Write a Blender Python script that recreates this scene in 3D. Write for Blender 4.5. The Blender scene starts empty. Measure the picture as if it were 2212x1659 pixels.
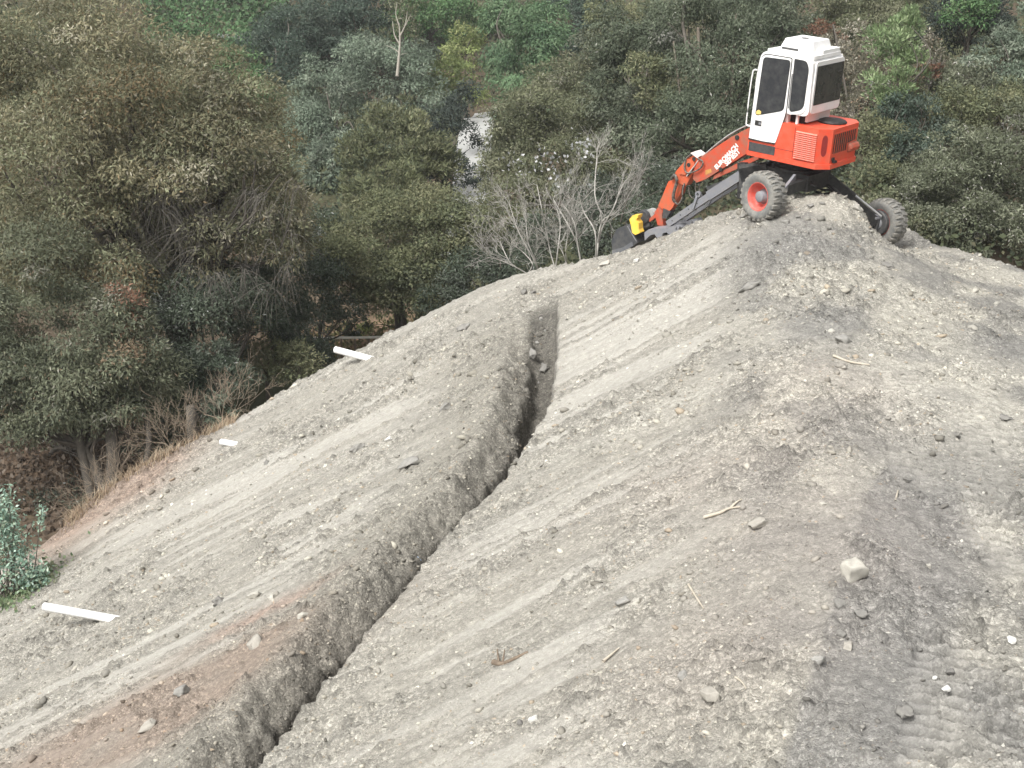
import bpy, bmesh, math
import numpy as np
from mathutils import Matrix, Vector, noise as mnoise

C = bpy.context.scene.collection
SC = bpy.context.scene
rng = np.random.default_rng(7)
R_ = math.radians

# ------------------------------------------------------------------ camera, sky, sun, exposure
F = 3000.0                      # focal length in units of a 2212 px wide frame
PITCH = R_(18)
cam = bpy.data.cameras.new('camera'); cam_o = bpy.data.objects.new('camera', cam); C.objects.link(cam_o)
cam.sensor_width = 36; cam.lens = F/2212*36; cam.clip_start = 0.1; cam.clip_end = 1500
cam_o.location = (0, 0, 0); cam_o.rotation_euler = (math.pi/2-PITCH, 0, 0)
SC.camera = cam_o

SUN_EL, SUN_AZ = R_(55), R_(-140)      # azimuth clockwise from +Y
w = bpy.data.worlds.new('World'); SC.world = w; w.use_nodes = True
nt = w.node_tree; nt.nodes.clear()
sky = nt.nodes.new('ShaderNodeTexSky'); sky.sky_type = 'NISHITA'; sky.sun_disc = False
sky.sun_elevation = SUN_EL; sky.sun_rotation = SUN_AZ
sky.air_density = 0.7; sky.dust_density = 6.0; sky.ozone_density = 0.4; sky.altitude = 100
hs = nt.nodes.new('ShaderNodeHueSaturation'); hs.inputs['Saturation'].default_value = 0.10   # overcast: almost colourless
bg = nt.nodes.new('ShaderNodeBackground'); bg.inputs[1].default_value = 0.15
out = nt.nodes.new('ShaderNodeOutputWorld')
nt.links.new(sky.outputs[0], hs.inputs['Color']); nt.links.new(hs.outputs[0], bg.inputs[0]); nt.links.new(bg.outputs[0], out.inputs[0])
sl = bpy.data.lights.new('sun', 'SUN'); sl.energy = 1.5; sl.angle = R_(11); sl.color = (1, .975, .94)
so = bpy.data.objects.new('sun', sl); C.objects.link(so)
sd = Vector((math.cos(SUN_EL)*math.sin(SUN_AZ), math.cos(SUN_EL)*math.cos(SUN_AZ), math.sin(SUN_EL)))
so.rotation_euler = sd.to_track_quat('Z', 'Y').to_euler(); so.location = (-20, -25, 60)
SC.view_settings.view_transform = 'Standard'; SC.view_settings.look = 'None'
SC.view_settings.exposure = 0.76; SC.view_settings.gamma = 1.0
SC.view_settings.use_curve_mapping = False
SC.render.engine = 'CYCLES'
SC.cycles.max_bounces = 5; SC.cycles.diffuse_bounces = 3; SC.cycles.glossy_bounces = 2
SC.cycles.transmission_bounces = 3; SC.cycles.use_denoising = True

# ------------------------------------------------------------------ survey helpers (direction of a sight line, point at a distance)
_c, _s = math.cos(PITCH), math.sin(PITCH)
def ray(px, py):
    r = (px-1106)/F; d = (py-829.5)/F
    return np.array([r, _c-d*_s, -_s-d*_c])
def at(px, py, t): return ray(px, py)*t

def tag(o, label=None, cat=None, group=None, kind=None):
    if label: o['label'] = label
    if cat: o['category'] = cat
    if group: o['group'] = group
    if kind: o['kind'] = kind
    return o
def empty(name, loc=(0,0,0), parent=None):
    o = bpy.data.objects.new(name, None); C.objects.link(o); o.location = loc
    o.empty_display_size = .2
    if parent: o.parent = parent
    return o
def link(name, me, parent=None, loc=(0,0,0)):
    o = bpy.data.objects.new(name, me); C.objects.link(o); o.location = loc
    if parent: o.parent = parent
    return o
def mesh_np(name, V, Fc, mat, parent=None, loc=(0,0,0), col=None, smooth=False, n=None, alpha=None):
    """V (k,3); Fc (m,n) equal-sized faces; col per-vertex (k,3)"""
    V = np.asarray(V, np.float32); Fc = np.asarray(Fc, np.int32)
    me = bpy.data.meshes.new(name); m, n = Fc.shape
    me.vertices.add(len(V)); me.vertices.foreach_set('co', V.ravel())
    me.loops.add(m*n); me.loops.foreach_set('vertex_index', Fc.ravel())
    me.polygons.add(m); me.polygons.foreach_set('loop_start', np.arange(0, m*n, n, dtype=np.int32))
    me.polygons.foreach_set('loop_total', np.full(m, n, np.int32))
    if smooth: me.polygons.foreach_set('use_smooth', np.ones(m, bool))
    if col is not None:
        a = me.color_attributes.new('Col', 'FLOAT_COLOR', 'POINT')
        a.data.foreach_set('color', np.c_[col, np.ones(len(col)) if alpha is None else alpha].astype(np.float32).ravel())
    me.update(calc_edges=True)
    if mat: me.materials.append(mat)
    return link(name, me, parent, loc)

# ------------------------------------------------------------------ materials
def nodes(name):
    m = bpy.data.materials.new(name); m.use_nodes = True
    t = m.node_tree; p = t.nodes['Principled BSDF']
    return m, t, p
def N(t, kind, **kw):
    n = t.nodes.new(kind)
    for k, v in kw.items(): setattr(n, k, v)
    return n
def paint(name, base, rough=.5, metal=0., dirt=(.30,.28,.24), amt=.35, scale=6., bump=.0, spec=.4):
    """painted or bare surface with dust and wear of its own"""
    m, t, p = nodes(name); L = t.links.new
    tc = N(t, 'ShaderNodeTexCoord')
    nz = N(t, 'ShaderNodeTexNoise'); nz.inputs['Scale'].default_value = scale; nz.inputs['Detail'].default_value = 8; nz.inputs['Roughness'].default_value = .7
    L(tc.outputs['Object'], nz.inputs['Vector'])
    mr = N(t, 'ShaderNodeMapRange'); mr.inputs[1].default_value = .41; mr.inputs[2].default_value = .68; mr.inputs[4].default_value = amt
    L(nz.outputs['Fac'], mr.inputs[0])
    mx = N(t, 'ShaderNodeMix', data_type='RGBA')
    mx.inputs[6].default_value = (*base, 1); mx.inputs[7].default_value = (*dirt, 1)
    L(mr.outputs[0], mx.inputs[0]); L(mx.outputs[2], p.inputs['Base Color'])
    p.inputs['Roughness'].default_value = rough; p.inputs['Metallic'].default_value = metal
    p.inputs['Specular IOR Level'].default_value = spec
    if bump:
        n2 = N(t, 'ShaderNodeTexNoise'); n2.inputs['Scale'].default_value = 40; n2.inputs['Detail'].default_value = 6
        L(tc.outputs['Object'], n2.inputs['Vector'])
        b = N(t, 'ShaderNodeBump'); b.inputs['Strength'].default_value = bump; b.inputs['Distance'].default_value = .01
        L(n2.outputs['Fac'], b.inputs['Height']); L(b.outputs[0], p.inputs['Normal'])
    return m
def leafmat(name, trans=.22, rough=.5, spec=.35):
    m, t, p = nodes(name); L = t.links.new
    a = N(t, 'ShaderNodeAttribute', attribute_name='Col')
    L(a.outputs['Color'], p.inputs['Base Color']); p.inputs['Roughness'].default_value = rough
    p.inputs['Specular IOR Level'].default_value = spec
    tr = N(t, 'ShaderNodeBsdfTranslucent'); L(a.outputs['Color'], tr.inputs['Color'])
    ms = N(t, 'ShaderNodeMixShader'); ms.inputs[0].default_value = trans
    L(p.outputs[0], ms.inputs[1]); L(tr.outputs[0], ms.inputs[2])
    L(ms.outputs[0], t.nodes['Material Output'].inputs['Surface'])
    return m
def soilmat(name, use_attr=True, base=(.3,.28,.25), s1=9., s2=55., bump=.6, dist=.03, lo=.72, hi=1.28, speck=0.):
    """earth: the vertex colour is the soil's colour with some painted light and shade mixed in, its alpha how gravelly it is; grain and crumbs come on top"""
    m, t, p = nodes(name); L = t.links.new
    tc = N(t, 'ShaderNodeTexCoord')
    def nz(sc, det, ro=.65):
        n = N(t, 'ShaderNodeTexNoise'); n.inputs['Scale'].default_value = sc; n.inputs['Detail'].default_value = det; n.inputs['Roughness'].default_value = ro
        L(tc.outputs['Object'], n.inputs['Vector']); return n
    def math_(op, x, y):
        n = N(t, 'ShaderNodeMath', operation=op)
        for i, v in enumerate((x, y)):
            if hasattr(v, 'node'): L(v, n.inputs[i])
            else: n.inputs[i].default_value = v
        return n.outputs[0]
    a = N(t, 'ShaderNodeAttribute', attribute_name='Col')
    n1, n2 = nz(s1, 6), nz(s2, 4, .75)
    hf = math_('MULTIPLY', math_('ADD', n1.outputs['Fac'], n2.outputs['Fac']), .5)
    mr = N(t, 'ShaderNodeMapRange'); mr.inputs[1].default_value = .3; mr.inputs[2].default_value = .7; mr.inputs[3].default_value = lo; mr.inputs[4].default_value = hi
    L(hf, mr.inputs[0]); fac = mr.outputs[0]; hgt = hf
    if speck:
        gr = math_('MINIMUM', a.outputs['Alpha'], 1.)
        for sc, k in ((24., .55), (60., .50)):
            v = N(t, 'ShaderNodeTexVoronoi'); v.inputs['Scale'].default_value = sc; v.inputs['Randomness'].default_value = 1
            L(tc.outputs['Object'], v.inputs['Vector'])
            sep = N(t, 'ShaderNodeSeparateColor'); L(v.outputs['Color'], sep.inputs[0])
            pw = math_('POWER', sep.outputs[0], 2.2)                      # a few pale chips among many dull ones
            tone = math_('ADD', math_('MULTIPLY', math_('SUBTRACT', pw, .30), k*speck), 1.)
            tone = math_('ADD', 1., math_('MULTIPLY', math_('SUBTRACT', tone, 1.), gr))
            fac = math_('MULTIPLY', fac, tone)
            d = math_('MULTIPLY', math_('SUBTRACT', .6, v.outputs['Distance']), math_('MULTIPLY', sep.outputs[1], gr))
            hgt = math_('ADD', hgt, math_('MULTIPLY', d, .8 if sc < 40 else .4))
    vm = N(t, 'ShaderNodeVectorMath', operation='SCALE')
    if use_attr: L(a.outputs['Color'], vm.inputs[0])
    else: vm.inputs[0].default_value = base
    L(fac, vm.inputs['Scale']); L(vm.outputs[0], p.inputs['Base Color'])
    p.inputs['Roughness'].default_value = .95; p.inputs['Specular IOR Level'].default_value = .15
    b = N(t, 'ShaderNodeBump'); b.inputs['Strength'].default_value = bump; b.inputs['Distance'].default_value = dist
    L(hgt, b.inputs['Height']); L(b.outputs[0], p.inputs['Normal'])
    return m

M = dict(
  soil=soilmat('fill_dirt', s1=12, s2=60, bump=.85, dist=.035, lo=.76, hi=1.24, speck=1.),
  valley=soilmat('valley_dirt', True, s1=1.2, s2=9, bump=.6, dist=.08),
  road=soilmat('pale_gravel', False, (.34,.34,.325), .6, 6, .3, .03, .85, 1.12),
  stone=soilmat('stone', True, s1=18, s2=90, bump=.5, dist=.012, lo=.82, hi=1.15),
  leaf=leafmat('leaves', .34, .65, .15), waxy=leafmat('waxy_leaves', .12, .35, .5), dry=leafmat('dry_grass', .2, .8, .1),
  bark=paint('grey_bark', (.085,.076,.064), .95, dirt=(.14,.125,.105), amt=.8, scale=9, bump=.6, spec=.1),
  twig=paint('pale_twig', (.38,.365,.33), .9, dirt=(.2,.18,.16), amt=.5, scale=8, spec=.1),
  tan=paint('dead_twig', (.24,.19,.14), .9, dirt=(.36,.32,.26), amt=.5, scale=12, spec=.1),
  red=paint('red_orange_paint', (.76,.085,.04), .42, dirt=(.56,.17,.11), amt=.5, scale=5),
  boomred=paint('worn_red_paint', (.52,.075,.035), .55, dirt=(.24,.15,.105), amt=.85, scale=5),
  orange=paint('orange_red_paint', (.66,.10,.035), .45, dirt=(.30,.16,.10), amt=.75, scale=5),
  white=paint('white_paint', (.86,.855,.84), .4, dirt=(.66,.62,.56), amt=.35, scale=3),
  plate=paint('pinkish_white_paint', (.78,.70,.66), .5, dirt=(.7,.55,.5), amt=.5, scale=3),
  glass=paint('tinted_glass', (.034,.036,.040), .22, dirt=(.085,.085,.082), amt=.6, scale=5, spec=.5),
  gasket=paint('black_rubber_seal', (.02,.02,.02), .7, amt=.1),
  black=paint('black_grease', (.018,.018,.018), .6, dirt=(.07,.065,.06), amt=.6, scale=9),
  dark=paint('dark_grey_steel', (.045,.047,.05), .55, dirt=(.14,.13,.115), amt=.6, scale=8),
  grey=paint('blue_grey_paint', (.20,.205,.225), .5, dirt=(.26,.25,.23), amt=.6, scale=8),
  bucket=paint('dark_bucket_steel', (.05,.053,.058), .45, dirt=(.13,.125,.115), amt=.65, scale=5),
  steel=paint('bright_rod_steel', (.62,.62,.62), .3, .6, amt=.2),
  tyre=paint('dusty_rubber', (.15,.152,.145), .9, dirt=(.30,.285,.25), amt=.8, scale=7, bump=.3, spec=.15),
  tyredk=paint('tread_rubber', (.20,.195,.18), .95, dirt=(.27,.255,.22), amt=.8, scale=9, bump=.3, spec=.1),
  rim=paint('red_rim_paint', (.62,.085,.06), .5, dirt=(.45,.2,.17), amt=.6, scale=9),
  yellow=paint('yellow_paint', (.86,.56,.07), .5, dirt=(.7,.5,.2), amt=.4, scale=8),
  hose=paint('hydraulic_hose', (.06,.055,.05), .6, dirt=(.27,.23,.19), amt=.9, scale=20),
  paleh=paint('pale_hose_sleeve', (.42,.42,.40), .6, dirt=(.2,.2,.19), amt=.7, scale=10),
  print=paint('white_lettering', (.85,.83,.78), .6, dirt=(.75,.62,.5), amt=.3, scale=9),
  decal=paint('worn_yellow_decal', (.55,.30,.08), .6, dirt=(.4,.15,.06), amt=.8, scale=20),
  sticker=paint('yellow_sticker', (.75,.55,.15), .6, amt=.3, scale=30),
  pvc=paint('white_pvc', (.83,.83,.81), .35, dirt=(.7,.68,.63), amt=.4, scale=4),
  hole=paint('pipe_inside', (.35,.35,.34), .8),
  blue=paint('blue_plastic', (.16,.24,.36), .5, dirt=(.3,.33,.36), amt=.5, scale=12),
  wood=paint('weathered_wood', (.20,.16,.12), .9, dirt=(.09,.07,.055), amt=.7, scale=14, spec=.1),
  palewood=paint('bleached_wood', (.50,.45,.37), .9, dirt=(.3,.26,.2), amt=.6, scale=14, spec=.1),
)

# ------------------------------------------------------------------ numpy noise
_P = rng.random((256, 256)).astype(np.float32)
def vn(x, y):
    xi = np.floor(x).astype(int); yi = np.floor(y).astype(int); fx = x-xi; fy = y-yi
    fx = fx*fx*fx*(fx*(fx*6-15)+10); fy = fy*fy*fy*(fy*(fy*6-15)+10)
    a = _P[xi & 255, yi & 255]; b = _P[(xi+1) & 255, yi & 255]; c = _P[xi & 255, (yi+1) & 255]; d = _P[(xi+1) & 255, (yi+1) & 255]
    return (a*(1-fx)+b*fx)*(1-fy)+(c*(1-fx)+d*fx)*fy*1.0
def fbm(x, y, o=4, g=.5, k=0):
    r = 0; am = 1; tot = 0
    for i in range(o):
        ca, sa = math.cos(i*1.1+k), math.sin(i*1.1+k)
        r = r+am*vn((x*ca-y*sa)*2**i+17.3*i+k*31, (x*sa+y*ca)*2**i+9.1*i+k*57); tot += am; am *= g
    return r/tot
def sst(e0, e1, x):
    t = np.clip((x-e0)/(e1-e0), 0, 1); return t*t*(3-2*t)
def tps(P, v, lam=0.):
    P = np.asarray(P, float); n = len(P)
    def U(r2): return .5*r2*np.log(r2+1e-9)
    K = U(((P[:, None]-P[None])**2).sum(-1))+lam*np.eye(n)
    A = np.zeros((n+3, n+3)); A[:n, :n] = K; A[:n, n] = 1; A[:n, n+1:] = P; A[n, :n] = 1; A[n+1:, :n] = P.T
    wv = np.linalg.solve(A, np.r_[v, 0, 0, 0])
    def f(x, y):
        r = wv[n]+wv[n+1]*x+wv[n+2]*y
        for i in range(n): r = r+wv[i]*U((x-P[i, 0])**2+(y-P[i, 1])**2)
        return r
    return f

# ------------------------------------------------------------------ the fill slope: planes of the bank and the haul road, residual, edge
C1 = ray(1800, 1659); C1 = C1*10/C1[1]
C2 = ray(1690, 600); C2 = C2*26/C2[1]
Tt = at(100, 1170, 33.5)
RR = ray(2212, 900); RR = RR*19.1/RR[1]
def plane(a, b, c):
    n = np.cross(b-a, c-a); n = n/n[2]; return n, n@a
nL, dL = plane(C1, C2, Tt); nP, dP = plane(C1, C2, RR)
def smin(a, b, k):
    h = np.clip(.5+.5*(b-a)/k, 0, 1); return b*(1-h)+a*h-k*h*(1-h)
def z0(x, y): return smin(dL-nL[0]*x-nL[1]*y, dP-nP[0]*x-nP[1]*y, .55)
SIL = [(-160,1310,32.5),(0,1230,33),(100,1170,33.5),(250,1040,34.5),(480,920,35.5),(660,815,36),(840,720,36),(970,655,35.7),(1100,600,35.3),
       (1330,547,34.4),(1420,517,33.6),(1490,488,33),(1560,462,32.2),(1620,447,31.4)]
MND = [(1650,478,30.0),(1750,440,30.4),(1850,444,30.7),(1866,480,30.2),(1888,508,30.9),(1898,518,29.7),(1913,533,31.0),(1945,547,29.2),(1945,545,31.2),(1700,462,30.0)]
RGT = [(1967,494,33.5),(2080,540,31.5),(2212,580,30),(2420,640,28.5)]
ctrl = [at(*q) for q in SIL+MND+RGT]+[np.array([8.56,31.75,-6.9])]
anch = [(600,1300,22),(1400,750,25),(300,1450,22),(1200,1300,17),(640,1550,17.5),(1200,850,26),(1900,1000,17.3),(2100,1300,13.5),(1700,700,24.5),(2150,700,23.5),(1000,900,28)]
def hit(px, py, f, t0=8, t1=60):
    d = ray(px, py); ts = np.linspace(t0, t1, 2600); p = d[None]*ts[:, None]
    g = p[:, 2]-f(p[:, 0], p[:, 1]); k = np.argmax(g < 0)
    return p[k] if g[k] < 0 else p[-1]
PA = [hit(a, b, z0) for a, b, _ in anch]
pts = np.array([p[:2] for p in ctrl]+[p[:2] for p in PA]+[(-14,12),(-5,8),(4,7),(12,9)])
zz0 = z0(pts[:, 0], pts[:, 1])
res = np.r_[[p[2] for p in ctrl], zz0[len(ctrl):]]-zz0
Rf = tps(pts, res, .004)
def zb(x, y): return z0(x, y)+Rf(x, y)
S3 = np.array([at(*q) for q in SIL]+[at(1750,437,31.4), at(1850,441,31.6)]+[at(1925,470,33.0)]+[at(*q) for q in RGT])
S3 = S3[np.argsort(S3[:, 0])]
def ye(x): return np.interp(x, S3[:, 0], S3[:, 1])
def sp(v, k): return k*np.logaddexp(0, v/k)

# trench: right lip traced on the slope
TR = [(1208,640),(1207,700),(1205,760),(1192,870),(1125,980),(1085,1050),(1000,1112),(900,1240),(805,1350),(705,1480),(640,1560),(562,1650),(470,1780)]
TP = np.array([hit(a, b, zb)[:2] for a, b in TR])
seg = np.r_[0, np.cumsum(np.hypot(*np.diff(TP, axis=0).T))]
tt = np.linspace(0, seg[-1], 160)
TPd = np.c_[np.interp(tt, seg, TP[:, 0]), np.interp(tt, seg, TP[:, 1])]
kk = np.ones(9)/9
for a in (0, 1):
    e = np.r_[np.full(4, TPd[0, a]), TPd[:, a], np.full(4, TPd[-1, a])]; TPd[:, a] = np.convolve(e, kk, 'valid')
def trench_coord(x, y):
    sh = np.shape(x); x = np.ravel(x); y = np.ravel(y)
    best = np.full(len(x), 1e9); s = np.zeros(len(x)); al = np.zeros(len(x))
    near = (x > TPd[:, 0].min()-4) & (x < TPd[:, 0].max()+3) & (y > TPd[:, 1].min()-4) & (y < TPd[:, 1].max()+4)
    xn, yn = x[near], y[near]; bn = np.full(len(xn), 1e9); sn = np.full(len(xn), 50.); an = np.zeros(len(xn))
    for i in range(len(TPd)-1):
        a, b = TPd[i], TPd[i+1]; d = b-a; L = d@d
        q = np.clip(((xn-a[0])*d[0]+(yn-a[1])*d[1])/L, 0, 1)
        dx = xn-a[0]-q*d[0]; dy = yn-a[1]-q*d[1]; D = np.hypot(dx, dy)
        m = D < bn; cr = d[0]*dy-d[1]*dx
        bn[m] = D[m]; sn[m] = (-np.sign(cr)*D)[m]; an[m] = tt[i]+q[m]*(tt[i+1]-tt[i])
    s[:] = 50; s[near] = sn; al[near] = an
    return s.reshape(sh), al.reshape(sh)

def blob(px, py, rx, ry, ang=0.):
    """zone on the slope round a surveyed spot: radius rx across, ry along"""
    p = hit(px, py, zb); ca, sa = math.cos(ang), math.sin(ang)
    def f(x, y):
        dx, dy = x-p[0], y-p[1]; u = (dx*ca+dy*sa)/rx; v = (-dx*sa+dy*ca)/ry
        return np.exp(-(u*u+v*v))
    return f
FA = R_(15)                                     # dust and gravel run down the bank in this direction
fdir = np.array([-math.cos(FA), -math.sin(FA)]); pdir = np.array([math.sin(FA), -math.cos(FA)])
B_pink = [blob(1560,1010,1.6,1.5,FA), blob(1750,1150,1.5,1.6), blob(1800,830,1.1,1.6), blob(1560,1420,1.2,1.2)]
B_red = [blob(330,1560,2.4,1.0,FA), blob(120,1640,2.4,1.2,FA), blob(430,1480,1.8,.6,FA)]
B_redtop = [blob(560,1330,1.1,.35,FA)]
B_toe = [blob(150,1130,1.2,2.5), blob(330,1010,1.2,2.0)]
B_dark = [blob(1760,700,.9,1.6), blob(2000,1150,.7,2.2), blob(1920,1450,.6,1.2), blob(2180,1600,.6,.5), blob(1700,520,1.2,1.3), blob(1930,1250,.5,1.5), blob(2170,760,.8,1.2), blob(2050,1560,.6,.6)]
B_light = [blob(1960,860,.8,2.0), blob(2160,900,.5,2.5), blob(2110,1120,.25,1.3), blob(1450,880,2.0,.5,FA)]
B_gravel = [blob(1560,1620,1.1,1.0), blob(1460,1500,.8,.9), blob(1650,1010,.5,1.0), blob(80,1400,1.6,1.2), blob(1400,1310,.5,.4), blob(1800,620,1.2,1.2)]
def zone(L, x, y):
    r = 0
    for f in L: r = r+f(x, y)
    return np.clip(r, 0, 1)
trk_p = [(hit(2130,1640,zb), hit(2125,900,zb)), (hit(1965,1010,zb), hit(1935,810,zb)), (hit(2010,1640,zb), hit(2040,1350,zb))]

def ground(x, y, full=False):
    """height of the fill (and its colour) at x, y"""
    z = zb(x, y)
    u = x*pdir[0]+y*pdir[1]; v = x*fdir[0]+y*fdir[1]
    onL = sst(.1, .9, (dP-nP[0]*x-nP[1]*y)-(dL-nL[0]*x-nL[1]*y))      # 1 on the bank, 0 on the haul road
    wob = u+.35*(fbm(v*.5, u*.5, 3, k=1)-.5)
    st = .52*fbm(wob*1.0, v*.13, 3, k=2)+.48*fbm(wob*3.8, v*.33, 3, k=3)
    streak = .88*sst(.525, .590, st)*onL*(.45+.55*sst(.35, .6, fbm(x*.35+9, y*.35, 3, k=25)))                                     # pale dust chutes
    s, al = trench_coord(x, y)
    s = s+(.16*(fbm(x*2.2, y*2.2, 4, .6, k=4)-.5)+.10*(fbm(x*7, y*7, 3, .6, k=23)-.5))*np.exp(-(s/1.0)**2)*np.where(s > .25, 1.6, .7)
    ends = sst(.1, 3.2, al)
    spoil = np.exp(-((s-1.5)/1.15)**2)*(s > -.2)*sst(-.5, 1.5, al)
    spoil2 = np.exp(-((s-1.15)/.55)**2)*(s > 0)
    grav = zone(B_gravel, x, y)
    streak = streak*(1-.8*spoil)*(1-.9*grav)
    pat = fbm(x*.9, y*.9, 3, k=5)
    rough = np.clip((1-.85*streak)*(.55+.7*sst(.4, .62, pat))+grav*.8, .06, 1.5)
    # relief
    z = z+.13*(fbm(x*.45, y*.45, 3, k=6)-.5)*(1-np.exp(-((x-8)**2+(y-30.3)**2)/4))+.07*(fbm(wob*1.2, v*.22, 3, k=7)-.5)*onL
    z = z+rough*(.085*(fbm(x*3.2, y*3.2, 4, .6, k=8)-.5))
    cl = fbm(x*6.5, y*6.5, 3, .55, k=9); z = z+rough*.14*np.clip(cl-.53, 0, 1)*2; cl3 = fbm(x*2.7, y*2.7, 3, .6, k=27); z = z+rough*.10*np.clip(cl3-.57, 0, 1)*2
    cl2 = fbm(x*15, y*15, 2, .6, k=10); z = z+rough*.05*(cl2-.5)
    rl = fbm(wob*9, v*.5, 2, k=11); z = z-.035*onL*(1-.5*spoil)*sst(.62, .8, rl)
    prn = 0*x
    # cleat prints of a crawler on the haul road
    for (a, b), wd in zip(trk_p, (.40, .30, .28)):
        d = (b-a)[:2]; Ld = np.hypot(*d); d = d/Ld
        l = (x-a[0])*d[0]+(y-a[1])*d[1]; c = (x-a[0])*-d[1]+(y-a[1])*d[0]+.12*(fbm(l*.3, l*0, 2, k=12)-.5)
        mk = sst(wd, wd*.7, np.abs(c))*sst(-2, 0, l)*sst(Ld+1, Ld-.5, l)*sst(.24, .40, fbm(x*.8+3, y*.8, 3, k=13))
        z = z+mk*(.040*np.sin(l*2*math.pi/.185+.6*np.sin(c*5))*(.5+fbm(x*2.5, y*2.5, 2, k=26))-.02)
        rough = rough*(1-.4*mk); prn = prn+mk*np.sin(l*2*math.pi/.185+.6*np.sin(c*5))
    # windrow of clods along the track edge
    p1 = hit(1870,1080,zb)[:2]; p2 = hit(1740,1480,zb)[:2]; d = (p2-p1); Ld = np.hypot(*d); d = d/Ld
    l = (x-p1[0])*d[0]+(y-p1[1])*d[1]; c = (x-p1[0])*-d[1]+(y-p1[1])*d[0]+.25*(fbm(l*.9, l*0+3, 3, k=14)-.5)
    wr = np.exp(-(c/.13)**2)*sst(-.6, .2, l)*sst(Ld+.6, Ld-.2, l); z = z+.055*wr*sst(.3, .65, fbm(x*5, y*5, 3, k=15))
    dxr = -d[1] if -d[1] > 0 else d[1]; cR = c*(1 if -d[1] > 0 else -1)
    strip = sst(-.03, .10, cR)*sst(1.5, .7, cR)*sst(-2.2, -.6, l)*sst(Ld+2.5, Ld+.8, l)
    # trench
    dep = (.16+1.0*sst(.8, 5.0, al))*sst(-.1, 1.6, al)
    wid = .50+.05*np.sin(al*1.3)
    right = sst(.0, .07, s)
    left = 1-(.50*sst(wid-.05, wid+.14, s)+.50*sst(wid, wid+.75, s))
    cut = right*left*(np.abs(s) < 3)
    fl = .10*fbm(x*5, y*5, 3, k=16)*ends
    bank = np.exp(-((s-.80)/.50)**2)*(s > 0)*ends
    z = z+.17*spoil2*ends*(1-cut)+.10*spoil*(fbm(x*2.2, y*2.2, 4, .6, k=17)-.3)-dep*cut+fl*cut+.14*bank*(fbm(x*6, y*6, 4, .6, k=24)-.5)
    # far edge
    e = ye(x)+.25*(fbm(x*.8, x*0, 3, k=18)-.5)
    z = z-.85*sp(y-e-.25, .18)
    if not full: return z
    pale = np.array([.465,.446,.396]); mid = np.array([.325,.310,.270]); dk = np.array([.250,.241,.217]); tan = np.array([.40,.375,.325])
    q = fbm(x*.55+5, y*.55, 4, .6, k=19)[..., None]
    q2 = fbm(wob*2.5, v*.3, 3, k=20)[..., None]
    colL = mid*(1-sst(.35, .65, q2)*.55)+np.array([.375,.355,.305])*sst(.35, .65, q2)*.55
    colL = colL+(pale-colL)*(streak[..., None]*.9)
    colP = dk+(np.array([.41,.39,.335])-dk)*sst(.36, .64, q)
    col = colP+(colL-colP)*onL[..., None]
    def mixz(col, B, c, k):
        if isinstance(B, list): B = zone(B, x, y)
        B = np.clip(B*(.55+.9*fbm(x*1.3, y*1.3, 4, .6, k=21)), 0, 1)[..., None]*k
        return col+(np.array(c)-col)*B
    col = mixz(col, B_light, (.45,.43,.375), .8)
    col = mixz(col, spoil, (.285,.270,.230), .8)
    col = mixz(col, B_dark, (.235,.229,.213), .65)
    col = mixz(col, strip*1.3, (.225,.219,.205), .8)
    col = mixz(col, B_pink, (.40,.355,.31), .38)
    col = mixz(col, B_red, (.285,.225,.18), .8)
    col = mixz(col, B_redtop, (.36,.27,.22), .7)
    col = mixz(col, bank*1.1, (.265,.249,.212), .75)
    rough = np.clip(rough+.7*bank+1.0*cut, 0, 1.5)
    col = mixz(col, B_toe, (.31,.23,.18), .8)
    damp_shade = (sst(-.02, .03, s)*(1-sst(wid+.02, wid+.35, s))*sst(0, .7, al)*(np.abs(s) < 3))[..., None]; dd_ = sst(.5, 3.5, al)[..., None]; col = col+((np.array([.135,.127,.110])*(1-dd_)+np.array([.125,.116,.099])*dd_)-col)*damp_shade*.9  # trench cut painted dark: damp earth with extra shade mixed into the colour
    col = col*(1+.22*np.clip(prn, -1, 1))[..., None]  # light on cleat ridges and shade in the grooves, put into the colour
    clod = np.clip((cl-.56)*5, 0, 1)[..., None]; col = col*(1-.22*clod*rough[..., None])
    col = .84*col*(.88+.24*fbm(x*11, y*11, 3, .7, k=22))[..., None]
    return z, np.clip(col, .02, .8), rough

ys = [7.2]
while ys[-1] < 46: ys.append(ys[-1]+max(.028, .0028*ys[-1])*(1 if ys[-1] < 38 else 4))
ys = np.array(ys); xs = np.r_[np.arange(-22, -13, .12), np.arange(-13, 11.5, .044), np.arange(11.5, 17, .12)]
X, Y = np.meshgrid(xs, ys)
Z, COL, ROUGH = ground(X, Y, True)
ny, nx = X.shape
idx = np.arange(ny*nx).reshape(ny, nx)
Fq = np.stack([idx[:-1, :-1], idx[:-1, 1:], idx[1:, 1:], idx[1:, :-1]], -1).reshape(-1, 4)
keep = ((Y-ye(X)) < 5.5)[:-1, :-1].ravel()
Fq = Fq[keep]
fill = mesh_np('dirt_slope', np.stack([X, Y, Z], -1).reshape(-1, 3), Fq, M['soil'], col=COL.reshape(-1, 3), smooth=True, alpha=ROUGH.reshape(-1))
tag(fill, 'graded bank of loose grey dirt with pale dust streaks and a trench', kind='structure')
def gz(x, y): return float(ground(np.array([[x]]), np.array([[y]]))[0, 0])
_Zi = Z
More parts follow.
